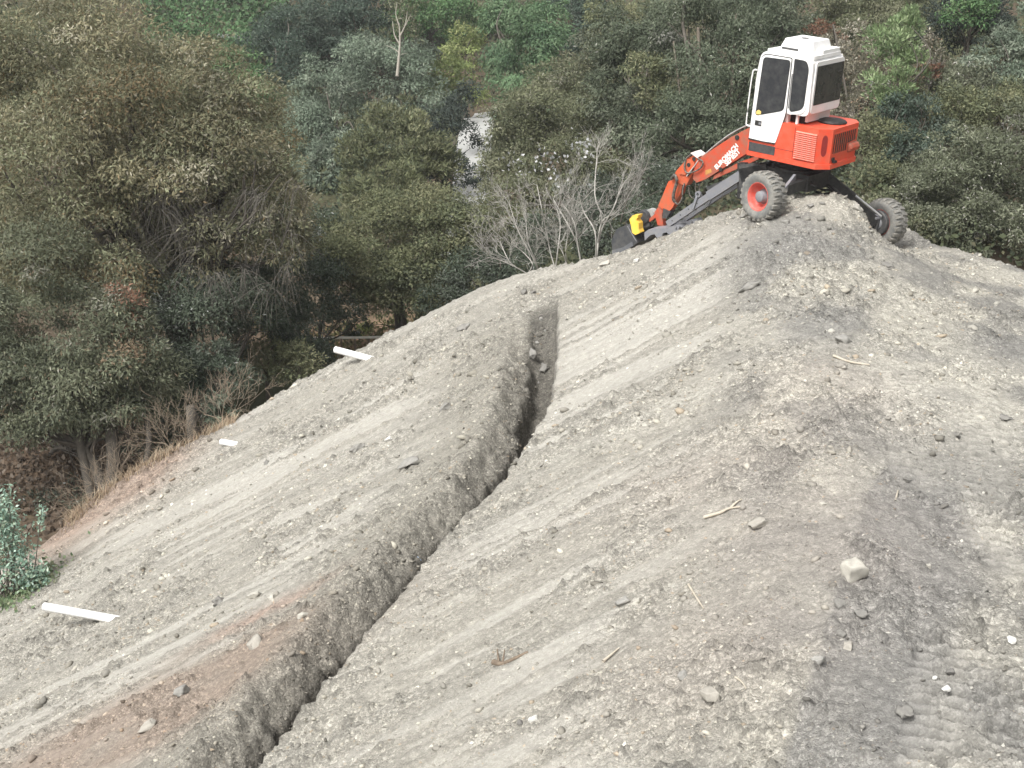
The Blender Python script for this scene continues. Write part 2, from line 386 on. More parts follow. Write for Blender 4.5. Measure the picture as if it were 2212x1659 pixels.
def gzs(x, y):
    """bilinear lookup in the built surface"""
    x = np.atleast_1d(x); y = np.atleast_1d(y)
    i = np.clip(np.searchsorted(xs, x)-1, 0, nx-2); j = np.clip(np.searchsorted(ys, y)-1, 0, ny-2)
    fx = np.clip((x-xs[i])/(xs[i+1]-xs[i]), 0, 1); fy = np.clip((y-ys[j])/(ys[j+1]-ys[j]), 0, 1)
    return (_Zi[j, i]*(1-fx)+_Zi[j, i+1]*fx)*(1-fy)+(_Zi[j+1, i]*(1-fx)+_Zi[j+1, i+1]*fx)*fy
def ghit(px, py): return hit(px, py, gzs, 8, 45)

# ------------------------------------------------------------------ valley, hills, road
VC = [(60,1000,42),(220,1060,40),(870,725,56),(600,830,48),(1030,430,79),(1045,250,112),(1080,720,50),(1300,650,46),(1500,500,50),(1650,340,58),(1900,440,48),
      (2150,570,42),(2150,330,52),(2100,150,62),(1900,60,75),(2200,20,75),(1300,250,85),(1200,110,120),(1400,20,115),(850,110,125),(450,90,105),(430,-50,125),
      (700,310,88),(100,300,82),(0,-50,110),(1106,-250,170),(-300,-250,160),(2600,-250,120),(2600,500,46),(-500,900,45),(1750,200,66)]
VP = np.array([at(*q) for q in VC]+[np.array(q) for q in [(-20,12,-17),(0,10,-17),(25,15,-12),(-45,30,-15),(-80,90,0),(90,90,8),(-90,220,25),(0,230,25),(90,220,25),(45,40,-6)]])
Gf = tps(VP[:, :2], VP[:, 2], .5)
gx = np.arange(-110, 111, 1.4); gy = np.arange(-10, 250, 1.4)
GX, GY = np.meshgrid(gx, gy)
GZ = Gf(GX, GY)+.5*(fbm(GX*.25, GY*.25, 4, k=30)-.5)
def gv(x, y):
    x = np.atleast_1d(x); y = np.atleast_1d(y)
    i = np.clip(np.searchsorted(gx, x)-1, 0, len(gx)-2); j = np.clip(np.searchsorted(gy, y)-1, 0, len(gy)-2)
    fx = np.clip((x-gx[i])/1.4, 0, 1); fy = np.clip((y-gy[j])/1.4, 0, 1)
    return (GZ[j, i]*(1-fx)+GZ[j, i+1]*fx)*(1-fy)+(GZ[j+1, i]*(1-fx)+GZ[j+1, i+1]*fx)*fy
q = fbm(GX*.12, GY*.12, 4, .6, k=31)[..., None]
gcol = np.array([.085,.065,.045])+(np.array([.07,.075,.04])-np.array([.085,.065,.045]))*sst(.4, .6, q)
bp = at(60,1000,42); gcol = gcol+(np.array([.115,.080,.056])-gcol)*np.exp(-(((GX-bp[0])/5)**2+((GY-bp[1])/4)**2))[..., None]
bp = at(850,720,56); gcol = gcol+(np.array([.30,.20,.13])-gcol)*np.exp(-(((GX-bp[0]+1)/4)**2+((GY-bp[1])/3)**2))[..., None]
idx = np.arange(GX.size).reshape(GX.shape)
val = mesh_np('valley_ground', np.stack([GX, GY, GZ], -1).reshape(-1, 3), np.stack([idx[:-1, :-1], idx[:-1, 1:], idx[1:, 1:], idx[1:, :-1]], -1).reshape(-1, 4),
              M['valley'], col=gcol.reshape(-1, 3), smooth=True)
tag(val, 'leaf-littered valley floor and hillsides behind the dirt bank', kind='structure')
def vhit(px, py): return hit(px, py, lambda x, y: gv(x, y), 40, 230)
# gravel road strip along the valley
rc = np.array([at(1000,520,66), at(1012,430,79), at(1030,350,90), at(1038,290,103), at(1055,250,112)])
sr = np.linspace(0, len(rc)-1, 60); RC = np.stack([np.polyval(np.polyfit(range(len(rc)), rc[:, a], 3), sr) for a in (0, 1)], -1)
tg = np.gradient(RC, axis=0); tg /= np.linalg.norm(tg, axis=1)[:, None]; nm = np.c_[tg[:, 1], -tg[:, 0]]
ws = np.linspace(-1.1, 1.1, 9); RV = RC[:, None]+nm[:, None]*ws[None, :, None]*(1+.12*(fbm(sr[:, None]*.5, ws[None]*.3, 3, k=33)[..., None]-.5))
RZ = gv(RV[..., 0].ravel(), RV[..., 1].ravel()).reshape(RV.shape[:2])+.10
idx = np.arange(RZ.size).reshape(RZ.shape)
rd = mesh_np('gravel_road', np.dstack([RV, RZ]).reshape(-1, 3), np.stack([idx[:-1, :-1], idx[:-1, 1:], idx[1:, 1:], idx[1:, :-1]], -1).reshape(-1, 4), M['road'], smooth=True)
tag(rd, 'pale gravel road seen through a gap between the valley trees', kind='structure')

# ------------------------------------------------------------------ shape helpers
def bm_done(name, bm, mat, parent=None, loc=(0,0,0), bev=0., seg=2, smooth=False, ang=30):
    if bev:
        bmesh.ops.bevel(bm, geom=[e for e in bm.edges if len(e.link_faces) == 2 and e.calc_face_angle(0) > R_(ang)], offset=bev, segments=seg, profile=.6, affect='EDGES', clamp_overlap=True)
    bmesh.ops.recalc_face_normals(bm, faces=bm.faces)
    me = bpy.data.meshes.new(name); bm.to_mesh(me); bm.free()
    if smooth:
        for p in me.polygons: p.use_smooth = True
    if mat: me.materials.append(mat)
    return link(name, me, parent, loc)
def rp(poly, r, n=4):
    """round the corners of a polygon; r a number or one radius per corner"""
    o = []; k = len(poly)
    for i, p in enumerate(poly):
        ri = r[i] if isinstance(r, (list, tuple)) else r
        p = np.array(p, float); a = np.array(poly[i-1], float); b = np.array(poly[(i+1) % k], float)
        if ri <= 0: o.append(tuple(p)); continue
        u = a-p; v = b-p; lu, lv = np.linalg.norm(u), np.linalg.norm(v); d = min(ri, .45*lu, .45*lv)
        q0 = p+u/lu*d; q1 = p+v/lv*d
        for j in range(n+1):
            s = j/n; o.append(tuple((1-s)**2*q0+2*s*(1-s)*p+s*s*q1))
    return o
def prism_bm(bm, poly, axis, a0, a1):
    f = dict(y=lambda p, q, a: (p, a, q), x=lambda p, q, a: (a, p, q), z=lambda p, q, a: (p, q, a))[axis]
    A = [bm.verts.new(f(p, q, a0)) for p, q in poly]; B = [bm.verts.new(f(p, q, a1)) for p, q in poly]
    bm.faces.new(A); bm.faces.new(B[::-1]); k = len(poly)
    for i in range(k): bm.faces.new((A[i], B[i], B[(i+1) % k], A[(i+1) % k]))
def prism(name, poly, axis, a0, a1, mat, parent=None, loc=(0,0,0), bev=.012, seg=2):
    bm = bmesh.new(); prism_bm(bm, poly, axis, a0, a1); return bm_done(name, bm, mat, parent, loc, bev, seg)
def box(name, x, y, z, mat, parent=None, loc=(0,0,0), bev=.01):
    return prism(name, [(x[0], y[0]), (x[1], y[0]), (x[1], y[1]), (x[0], y[1])], 'z', z[0], z[1], mat, parent, loc, bev)
def tube_np(P, r, k=6, cap=True):
    P = np.asarray(P, float); n = len(P); r = np.broadcast_to(np.asarray(r, float), n)
    T = np.gradient(P, axis=0); T /= np.linalg.norm(T, axis=1)[:, None]+1e-9
    a = np.array([0, 0, 1.]) if abs(T[0, 2]) < .9 else np.array([1., 0, 0])
    U = np.cross(T, a); U /= np.linalg.norm(U, axis=1)[:, None]+1e-9; W = np.cross(T, U)
    th = np.arange(k)*2*math.pi/k
    V = P[:, None]+r[:, None, None]*(np.cos(th)[None, :, None]*U[:, None]+np.sin(th)[None, :, None]*W[:, None])
    i = np.arange(n-1)[:, None]*k; j = np.arange(k)[None]; j2 = (j+1) % k
    Fc = np.stack([i+j, i+j2, i+k+j2, i+k+j], -1).reshape(-1, 4)
    return V.reshape(-1, 3), Fc
def spline(P, n=8):
    P = np.asarray(P, float)
    if len(P) < 3: return P
    Q = np.vstack([2*P[0]-P[1], P, 2*P[-1]-P[-2]]); o = []
    for i in range(1, len(Q)-2):
        for t in np.linspace(0, 1, n, endpoint=False):
            a, b, c, d = Q[i-1:i+3]
            o.append(.5*((2*b)+(c-a)*t+(2*a-5*b+4*c-d)*t*t+(3*b-a-3*c+d)*t**3))
    return np.array(o+[P[-1]])
def merge(parts):
    V = []; Fc = []; o = 0
    for v, f in parts: V.append(v); Fc.append(f+o); o += len(v)
    return np.vstack(V), np.vstack(Fc)
def tube(name, P, r, mat, parent=None, k=7, loc=(0,0,0), n=8):
    S = spline(P, n); rr = r if np.isscalar(r) else np.interp(np.linspace(0, 1, len(S)), np.linspace(0, 1, len(r)), r)
    v, f = tube_np(S, rr, k); return mesh_np(name, v, f, mat, parent, loc, smooth=True)
def beam(name, p0, p1, wd, ht, mat, parent=None, loc=(0,0,0), bev=.012, up=(0,0,1)):
    p0, p1 = np.array(p0, float), np.array(p1, float); d = p1-p0; d /= np.linalg.norm(d)
    s = np.cross(d, up); s /= np.linalg.norm(s); u = np.cross(s, d); bm = bmesh.new(); vs = []
    for p in (p0, p1):
        for a, b in ((-1,-1),(1,-1),(1,1),(-1,1)): vs.append(bm.verts.new(p+s*a*wd/2+u*b*ht/2))
    bm.faces.new(vs[:4]); bm.faces.new(vs[4:][::-1])
    for i in range(4): bm.faces.new((vs[i], vs[4+i], vs[4+(i+1) % 4], vs[(i+1) % 4]))
    return bm_done(name, bm, mat, parent, loc, bev)
def lathe_bm(bm, prof, n=36, axis='y'):
    """prof: (radius, along); revolve about the axis"""
    rings = []
    for r, a in prof:
        ring = []
        for i in range(n):
            t = 2*math.pi*i/n; c, s = r*math.cos(t), r*math.sin(t)
            ring.append(bm.verts.new({'y': (c, a, s), 'z': (c, s, a), 'x': (a, c, s)}[axis]))
        rings.append(ring)
    for A, B in zip(rings, rings[1:]):
        for i in range(n): bm.faces.new((A[i], A[(i+1) % n], B[(i+1) % n], B[i]))
    return rings
def lathe(name, prof, mat, parent=None, loc=(0,0,0), n=36, axis='y', caps=True, smooth=False):
    bm = bmesh.new(); rg = lathe_bm(bm, prof, n, axis)
    if caps:
        for r in (rg[0], rg[-1]): bm.faces.new(r)
    o = bm_done(name, bm, mat, parent, loc)
    if smooth:
        for p in o.data.polygons: p.use_smooth = len(p.vertices) == 4
    return o

# ------------------------------------------------------------------ walking excavator
def _R(a, m):
    return np.array(Matrix.Rotation(R_(a), 3, m))
RE = _R(140, 'Z')@_R(-5, 'Y')@_R(-2, 'X')
OE = np.array([6.4, 31.2, -5.2])
H0 = .9
ex = empty('walking_excavator', OE+RE@np.array([0, 0, -H0])); ex.rotation_euler = Matrix(RE.tolist()).to_euler()
tag(ex, 'red and white walking excavator parked on top of the dirt mound', 'excavator')
U0 = (0, 0, H0)
def loc_of(p): return RE.T@(np.asarray(p)-OE)
def side(zx, zy, y):
    """point of the machine's drawing on the plane y (along x, height z)"""
    d = ray((1450+zx/2.765)*.8848, (50+zy/2.765)*.8848); n = RE[:, 1]; p0 = OE+n*y
    q = loc_of(d*((n@p0)/(n@d))); return (float(q[0]), float(q[2]))
def sd3(zx, zy, y): a = side(zx, zy, y); return (a[0], y, a[1])
def P(name, mat, fn, *a, **k): return fn(name, *a, mat, ex, U0, **k)

# upper body
rear = [(.24, .75), (-.80, .75), (-1.02, .50), (-1.02, -.66), (-.84, -.88), (.24, -.88)]
body = prism('engine_body', rear, 'z', .50, 1.29, M['red'], ex, U0, bev=.05, seg=3)
P('body_skirt', M['red'], prism, [(.90, .745), (-.83, .765), (-1.05, .50), (-1.05, -.68), (-.86, -.90), (.90, -.88)], 'z', .42, .53, bev=.02)
P('front_sill', M['red'], box, (.2, .90), (-.86, .74), (.52, .80), bev=.02)
box('step_panel', (.20, .86), (.742, .757), (.535, .725), M['dark'], ex, U0, bev=.004)
box('body_seam', (-.245, -.235), (.748, .753), (.54, 1.24), M['gasket'], ex, U0, bev=0)
box('side_panel_seam', (-.235, .24), (.749, .754), (.70, .707), M['gasket'], ex, U0, bev=0)
lv = prism('louvre_panel', [(-.265, .545), (-.80, .555), (-.795, 1.20), (-.26, 1.18)], 'y', .75, .757, M['red'], ex, U0, bev=.003)
sl_me = None
for i in range(14):
    z = .575+i*.0435
    if sl_me is None:
        s = prism('louvre_slat', [(.750, 0), (.786, 0), (.792, .010), (.756, .034), (.750, .034)], 'x', -.785, -.28, M['red'], lv, (0, 0, z), bev=0); sl_me = s.data
        sl_me.materials.clear(); sl_me.materials.append(paint('sky_highlight_red', (.74,.19,.13), .45, dirt=(.74,.36,.30), amt=.5, scale=5))  # slat red lightened: the sky highlight is painted into the colour
    else: link('louvre_slat', sl_me, lv, (0, 0, z))
# oval vent on the corner chamfer
cx, cy = -.913, .628; dv = np.array([-.22, -.25])/np.hypot(.22, .25); nv = np.array([-.25, .22])/np.hypot(.22, .25)
bm = bmesh.new(); ov = [(math.cos(t)*.062, (.23 if math.sin(t) > 0 else -.23)*abs(math.sin(t))**.45) for t in np.linspace(0, 2*math.pi, 28, endpoint=False)]
A = [bm.verts.new((cx+dv[0]*a+nv[0]*.004, cy+dv[1]*a+nv[1]*.004, .93+b)) for a, b in ov]; B = [bm.verts.new((v.co.x-nv[0]*.02, v.co.y-nv[1]*.02, v.co.z)) for v in A]
bm.faces.new(A)
for i in range(28): bm.faces.new((A[i], A[(i+1) % 28], B[(i+1) % 28], B[i]))
bm_done('oval_vent', bm, paint('dark_red_mesh', (.30,.025,.02), .7, dirt=(.1,.02,.02), amt=.8, scale=60), ex, U0)
# rear grille
gr = prism('rear_grille', rp([(.42, .74), (.42, 1.17), (-.60, 1.20), (-.60, .93), (-.22, .90), (-.22, .74)], .02), 'x', -1.026, -1.018, M['black'], ex, U0, bev=0)
gb = None
for i in range(11):
    y = .375-i*.093; zb_ = .745 if y > -.22 else .935
    b = box('grille_bar', (-1.040, -1.026), (y-.008, y+.008), (zb_, 1.175), M['boomred'], gr, bev=0)
box('grille_frame', (-1.034, -1.024), (-.62, .44), (1.172, 1.20), M['red'], gr, bev=.003)
box('grille_frame', (-1.034, -1.024), (-.24, .44), (.715, .745), M['red'], gr, bev=.003)
bm = bmesh.new(); lathe_bm(bm, [(.0, -.70), (.085, -.69), (.115, -.65), (.115, -.30), (.085, -.26), (0, -.25)], 8, 'y')
bmesh.ops.translate(bm, verts=bm.verts, vec=(-1.01, 0, .78)); bm_done('exhaust_box', bm, M['boomred'], ex, U0, bev=.015)
box('tow_hook', (-1.10, -1.02), (.30, .40), (.55, .60), M['black'], ex, U0, bev=.012)
box('tail_lamp', (-1.05, -1.02), (.33, .43), (.60, .66), M['black'], ex, U0, bev=.01)
lathe('hood_cap', [(.0, 1.29), (.31, 1.29), (.32, 1.315), (.29, 1.345), (.12, 1.36), (0, 1.362)], M['black'], ex, (-.62, -.18, H0), n=32, axis='z', caps=False, smooth=True)
# cab
shell = prism('cab_shell', rp([(.86, .80), (.88, 2.2), (.80, 2.74), (-.46, 2.72), (-.50, 1.50), (.05, 1.50), (.21, .80)], [.02, .3, .16, .16, .14, .05, .03]), 'y', -.64, .74, M['white'], ex, U0, bev=.055, seg=3)
def pane(name, poly, r, axis, a, out, parent, sub=True):
    """glass with a black rubber seal, standing a little proud of the panel"""
    s = 1 if out > 0 else -1; cxp = np.mean(poly, axis=0)
    big = [tuple(np.array(p)+.016*np.sign(np.array(p)-cxp)) for p in poly]
    g = prism(name, rp(big, r), axis, a-.004*s, a+.005*s, M['gasket'], parent, (0,0,0) if parent is not ex else U0, bev=.002)
    prism('glass', rp(poly, r), axis, a+.0055*s, a+.009*s, M['glass'], g, bev=0)
    return g
door = prism('cab_door', rp([(.875, .785), (.21, .795), (.035, 1.50), (.055, 2.665), (.76, 2.67), (.845, 2.3)], [.02, .05, .12, .04, .14, .3]), 'y', .742, .768, M['white'], ex, U0, bev=.008)
prism('door_seal', rp([(.893, .770), (.198, .780), (.018, 1.50), (.040, 2.685), (.77, 2.69), (.863, 2.3)], [.02, .05, .12, .04, .14, .3]), 'y', .738, .746, M['gasket'], ex, U0, bev=0)
pane('door_window', [(.765, 1.335), (.105, 1.56), (.075, 2.62), (.715, 2.60)], .09, 'y', .768, 1, door)
hd = box('door_handle', (.60, .76), (.768, .778), (1.12, 1.23), M['gasket'], door, bev=.01)
box('latch', (.60, .66), (.778, .786), (1.15, 1.20), M['grey'], hd, bev=.004)
prism('window_sticker', rp([(.755, 1.36), (.635, 1.375), (.63, 1.44), (.70, 1.47), (.755, 1.43)], .02), 'y', .778, .781, M['sticker'], door, bev=0)
prism('bottom_seal', [(.88, .775), (.21, .785), (.21, .815), (.5, .80), (.88, .81)], 'y', .768, .774, M['gasket'], door, bev=0)
sw = prism('side_window_frame', rp([(.010, 1.475), (-.425, 1.56), (-.41, 2.55), (-.33, 2.70), (.010, 2.70)], [.10, .16, .12, .12, .03]), 'y', .740, .760, M['white'], ex, U0, bev=.006)
pane('side_window', [(-.055, 1.545), (-.365, 1.66), (-.375, 2.50), (-.30, 2.655), (-.035, 2.665)], [.10, .14, .12, .10, .03], 'y', .760, 1, sw)
tube('window_stay', [(-.022, .775, 1.62), (-.018, .785, 2.0), (-.012, .775, 2.36)], .008, M['gasket'], ex, k=6, loc=U0)
rw = prism('rear_window_frame', rp([(.66, 1.55), (-.60, 1.55), (-.60, 2.66), (.66, 2.66)], .08), 'x', -.508, -.478, M['white'], ex, U0, bev=.006)
pane('rear_window', [(.585, 1.745), (-.575, 1.745), (-.575, 2.55), (.585, 2.55)], .03, 'x', -.508, -1, rw)
prism('rear_cab_plate', [(.50, 1.33), (-.50, 1.33), (-.50, 1.55), (.50, 1.55)], 'x', -.37, -.31, M['plate'], ex, U0, bev=.02)
box('cab_mount', (-.22, -.17), (.60, .66), (1.27, 1.52), M['white'], ex, U0, bev=.01)
box('cab_mount', (.02, .12), (.55, .66), (1.28, 1.55), M['white'], ex, U0, bev=.02)
box('cab_support', (-.30, .18), (-.5, .5), (1.27, 1.50), M['black'], ex, U0, bev=.02)
tube('grab_rail', [(.855, .755, 2.31), (.93, .76, 2.30), (.965, .76, 2.20), (.985, .76, 1.7), (.985, .76, 1.16), (.96, .76, 1.08), (.875, .755, 1.07)], .016, M['white'], ex, k=7, loc=U0, n=5)
# roof and air unit
rf = prism('roof', rp([(.74, -.58), (.74, .69), (-.44, .69), (-.44, -.58)], .12), 'z', 2.70, 2.775, M['white'], ex, U0, bev=.03)
bm = bmesh.new(); lo = rp([(.52, -.42), (.52, .50), (-.26, .50), (-.26, -.42)], .08, 3); hi = [(p*.86+.01, q*.86) for p, q in lo]
A = [bm.verts.new((p, q, 2.775)) for p, q in lo]; B = [bm.verts.new((p*.99, q*.98, 2.87)) for p, q in lo]; D = [bm.verts.new((p, q, 3.02)) for p, q in hi]
k = len(lo); bm.faces.new(A); bm.faces.new(D)
for X1, X2 in ((A, B), (B, D)):
    for i in range(k): bm.faces.new((X1[i], X1[(i+1) % k], X2[(i+1) % k], X2[i]))
ac = bm_done('roof_air_unit', bm, M['white'], ex, U0, bev=.02)
box('air_slot', (.06, .46), (.485, .506), (2.80, 2.845), M['dark'], ac, bev=.004)
lathe('roof_vent', [(0, 3.021), (.08, 3.021), (.085, 3.028), (0, 3.03)], M['dark'], ac, (.17, .06, 0), n=20, axis='z', caps=False)
prism('roof_hatch', rp([(-.24, -.50), (-.24, .28), (-.42, .28), (-.42, -.50)], .04), 'z', 2.775, 2.86, M['white'], ex, U0, bev=.02)
# turntable and chassis
lathe('turntable', [(0, .16), (.52, .16), (.52, .22), (.44, .24), (.44, .38), (.56, .40), (.56, .43), (0, .43)], M['black'], ex, U0, n=32, axis='z', caps=False)
prism('chassis', [(.62, -.42), (.62, .42), (-.55, .45), (-.62, -.45)], 'z', -.20, .17, M['black'], ex, U0, bev=.04)
# wheels: (centre in the world, direction its outer face looks)
WL, WR = np.array([5.44, 29.8, -5.42]), np.array([8.63, 31.75, -6.37])
nW = np.array([-.82, -.565, .05]); nW /= np.linalg.norm(nW)
prof_t = [(.30, -.175), (.36, -.205), (.43, -.215), (.49, -.195), (.513, -.15), (.522, -.06), (.524, 0), (.522, .06), (.513, .15), (.49, .195), (.43, .215), (.36, .205), (.30, .175)]
lug_me = None
def wheel(pos, outer, dirty):
    global lug_me
    t = lathe('wheel', prof_t, M['tyre'], ex, (0,0,0), n=56, axis='y', caps=False, smooth=True)
    y = Vector((RE.T@outer).tolist()); zx = Vector((0, 0, 1)); x = y.cross(zx).normalized(); z = x.cross(y)
    m = Matrix((x, y, z)).transposed().to_4x4(); m.translation = Vector((loc_of(pos)+np.array([0, 0, H0])).tolist()); t.matrix_local = m
    rim = lathe('rim', [(.302, -.17), (.262, -.16), (.245, .02), (.262, .13), (.30, .165), (.318, .178), (.30, .184), (.285, .15), (.255, .10), (.235, .03), (.16, .0), (.0, .0)], M['rim'], t, n=40, caps=False, smooth=True)
    hb = lathe('hub', [(.0, -.30), (.15, -.30), (.17, -.10), (.17, .0), (.125, .02), (.12, .135), (.10, .15), (0, .152)], M['grey'], t, n=28, caps=False, smooth=True)
    lathe('brake_drum', [(0, -.275), (.27, -.275), (.288, -.26), (.288, -.165), (0, -.165)], M['dark'], t, n=28, caps=False)
    nm_ = None
    for i in range(8):
        a = 2*math.pi*i/8; q = (.195*math.cos(a), .02, .195*math.sin(a))
        if nm_ is None: nn = lathe('wheel_nut', [(0, -.015), (.018, -.015), (.016, .015), (0, .015)], M['rim'], t, q, n=6, caps=False); nm_ = nn.data
        else: link('wheel_nut', nm_, t, q)
    for sgn in (-1, 1):
        for i in range(23):
            a = 2*math.pi*(i+(.5 if sgn > 0 else 0))/23
            if lug_me is None:
                bm = bmesh.new(); pl = [(-.045, .012), (.045, .03), (.058, .135), (.035, .205), (-.05, .195), (-.035, .10)]
                A = [bm.verts.new((p, q, .508 if q < .15 else (.50 if q < .17 else .462))) for p, q in pl]; B = [bm.verts.new((p*.82, q*.97, .552 if q < .15 else .522)) for p, q in pl]
                bm.faces.new(A); bm.faces.new(B)
                for k2 in range(6): bm.faces.new((A[k2], A[(k2+1) % 6], B[(k2+1) % 6], B[k2]))
                l = bm_done('tread_lug', bm, M['tyredk'], t, bev=.006, seg=1); lug_me = l.data
            else: l = link('tread_lug', lug_me, t)
            l.rotation_euler = (0, a, math.pi if sgn < 0 else 0)
            if sgn < 0: l.rotation_euler = (Matrix.Rotation(a, 3, 'Y')@Matrix.Rotation(math.pi, 3, 'Z')).to_euler()
    return t
wheel(WL, nW, 1); wR = wheel(WR, -nW, 1)
lW, rW = loc_of(WL), loc_of(WR); nl = RE.T@nW
# rear legs
beam('rear_leg', (-.42, .36, -.02), lW-nl*.30+np.array([.05, 0, .02]), .20, .22, M['black'], ex, U0, .02)
beam('wheel_bracket', lW-nl*.26+np.array([0, 0, .2]), lW-nl*.26+np.array([0, 0, -.18]), .16, .12, M['grey'], ex, U0, .015, up=(1, 0, 0))
beam('leg_link', (-.30, .62, .12), lW-nl*.42+np.array([-.10, 0, .06]), .06, .16, M['grey'], ex, U0, .01)
e1 = rW+nl*.34
beam('rear_leg', (-.50, -.36, .0), e1+np.array([0, 0, .03]), .20, .24, M['black'], ex, U0, .02)
for k2, (dy, dz) in enumerate(((.10, .20), (-.08, .23))):
    a = np.array([-.42, -.30+dy, .08+dz*.4]); b = e1+np.array([-.05+dy, dy*.2, .10+dz*.35])
    tube('hydraulic_ram', [a, a+(b-a)*.55], .045, M['black'], ex, k=10, loc=U0)
    tube('ram_rod', [a+(b-a)*.50, b], .026, M['steel'], ex, k=10, loc=U0)
beam('wheel_bracket', rW+nl*.27+np.array([-.02, 0, .13]), rW+nl*.27+np.array([0, 0, -.14]), .22, .16, M['dark'], ex, U0, .02, up=(1, 0, 0))
beam('bracket_plate', rW+nl*.38+np.array([-.12, 0, .14]), rW+nl*.30+np.array([.16, 0, .16]), .18, .05, M['grey'], ex, U0, .01)
tube('tow_loop', [rW+nl*.38+np.array(q) for q in ((.10, 0, .02), (.02, 0, .03), (-.03, 0, -.03), (.02, 0, -.09), (.08, 0, -.10))], .017, M['steel'], ex, loc=U0)
# front stabiliser legs
YL = .34
for yl, nm in ((YL, 0), (-.34, 1)):
    a, b, c = sd3(1000, 1040, YL), sd3(760, 1195, YL), sd3(505, 1372, YL)
    a, b, c = [np.array((p[0], yl, p[2])) for p in (a, b, c)]
    sv = beam('leg_sleeve', a, b+(a-b)*.10, .20, .21, M['grey'], ex, U0, .015)
    lg = beam('front_leg', b+(a-b)*.5, c, .15, .155, M['grey'], ex, U0, .01)
    for q in (.2, .42, .64, .86):
        p = b+(c-b)*q; lathe('pin_hole', [(0, .0765), (.017, .0765), (.017, .079), (0, .079)], M['gasket'], lg, (p[0], p[1], p[2]), n=10, caps=False)
    p = np.array((sd3(700, 1235, YL)[0], yl, sd3(700, 1235, YL)[2]))
    bd = (c-b)/np.linalg.norm(c-b)
    br = beam('leg_bracket', p+np.array([-.02, .0, .20]), p+np.array([.06, 0, -.13]), .22, .06, M['grey'], ex, U0, .01, up=(1, 0, 0))
    bm = bmesh.new(); lathe_bm(bm, [(.035, -.03), (.075, -.03), (.075, .03), (.035, .03), (.035, -.03)], 16, 'y'); bm_done('lifting_eye', bm, M['grey'], ex, (p[0]-.03, p[1]+.06, p[2]+.24+H0))
    pl = [(372, 1420), (400, 1400), (520, 1388), (585, 1372), (603, 1392), (600, 1408), (545, 1440), (522, 1420), (497, 1425), (482, 1478), (455, 1455), (440, 1432), (410, 1440), (375, 1475)]
    pl = [side(*q, YL) for q in pl]
    ft = prism('claw_foot', pl, 'y', yl-.20, yl+.20, M['grey'], ex, U0, bev=.012)
    for q in ((558, 1400), (583, 1392)):
        s = side(*q, YL+.2); prism('foot_slot', [(s[0]-.02, s[1]-.04), (s[0]+.03, s[1]-.045), (s[0]+.005, s[1]+.03)], 'y', yl+.2005, yl+.204, M['gasket'], ft, bev=0)
    beam('leg_ram', (.55, yl*.9, .16), a+(c-a)*.45+np.array([0, 0, .19]), .15, .15, M['dark'], ex, U0, .03)
    beam('leg_hinge', (.50, yl, .10), a+np.array([-.02, 0, 0]), .24, .30, M['black'], ex, U0, .03)
beam('front_axle_post', sd3(1005, 960, .30), sd3(1005, 1200, .30), .16, .20, M['black'], ex, U0, .02, up=(1, 0, 0))
prism('front_bracket', [side(*q, .42) for q in ((985, 975), (1090, 960), (1180, 1010), (1175, 1050), (1060, 1045), (1050, 1130), (985, 1140))], 'y', .36, .46, M['dark'], ex, U0, bev=.015)
# boom
bpoly = [side(*q, 0) for q in ((1130, 690), (1035, 735), (950, 780), (745, 915), (700, 985), (690, 1062), (715, 1088), (780, 1062), (1030, 905), (1130, 850))]
bo = prism('boom', bpoly, 'y', -.14, .14, M['boomred'], ex, U0, bev=.018)
for q, r in (((968, 790), .055), ((857, 1005), .05), ((940, 905), .0)):
    if r: s = side(*q, .14); lathe('boom_pin', [(0, .141), (r, .141), (r, .16), (0, .16)], M['black'], bo, (s[0], 0, s[1]), n=16, caps=False)
prism('boom_ram', [side(*q, -.02) for q in ((1130, 905), (1000, 950), (830, 1040), (822, 1068), (1010, 985), (1130, 930))], 'y', -.08, .10, M['boomred'], ex, U0, bev=.02)
def lettering(txt, q0, q1, hgt, wide, bold):
    a, b = np.array(side(*q0, .143)), np.array(side(*q1, .143)); d = b-a; L = np.linalg.norm(d); d /= L
    cu = bpy.data.curves.new('lettering', 'FONT'); cu.body = txt; cu.size = hgt*1.38; cu.extrude = .0015; cu.offset = bold
    cu.materials.append(M['print']); o = bpy.data.objects.new('lettering', cu); C.objects.link(o); o.parent = bo
    bpy.context.view_layer.update(); wd = o.dimensions.x or 1
    u = Vector((d[0], 0, d[1])); n = Vector((0, 1, 0)); v = n.cross(u)
    m = Matrix((u, v, n)).transposed().to_4x4(); m.translation = Vector((a[0], .1435, a[1]))
    me = bpy.data.meshes.new_from_object(o.evaluated_get(bpy.context.evaluated_depsgraph_get())); bpy.data.objects.remove(o)
    o = link('lettering', me, bo); o.matrix_local = m@Matrix.Diagonal((L/wd, 1, 1, 1))
lettering('EUROMACH', (828, 1008), (975, 852), .105, 1, .006)
lettering('SERIEST', (897, 983), (990, 888), .115, 1, .006)
prism('worn_decal', [side(*q, .14) for q in ((752, 1012), (790, 1000), (795, 1025), (755, 1042))], 'y', .1405, .1425, M['decal'], bo, bev=0)
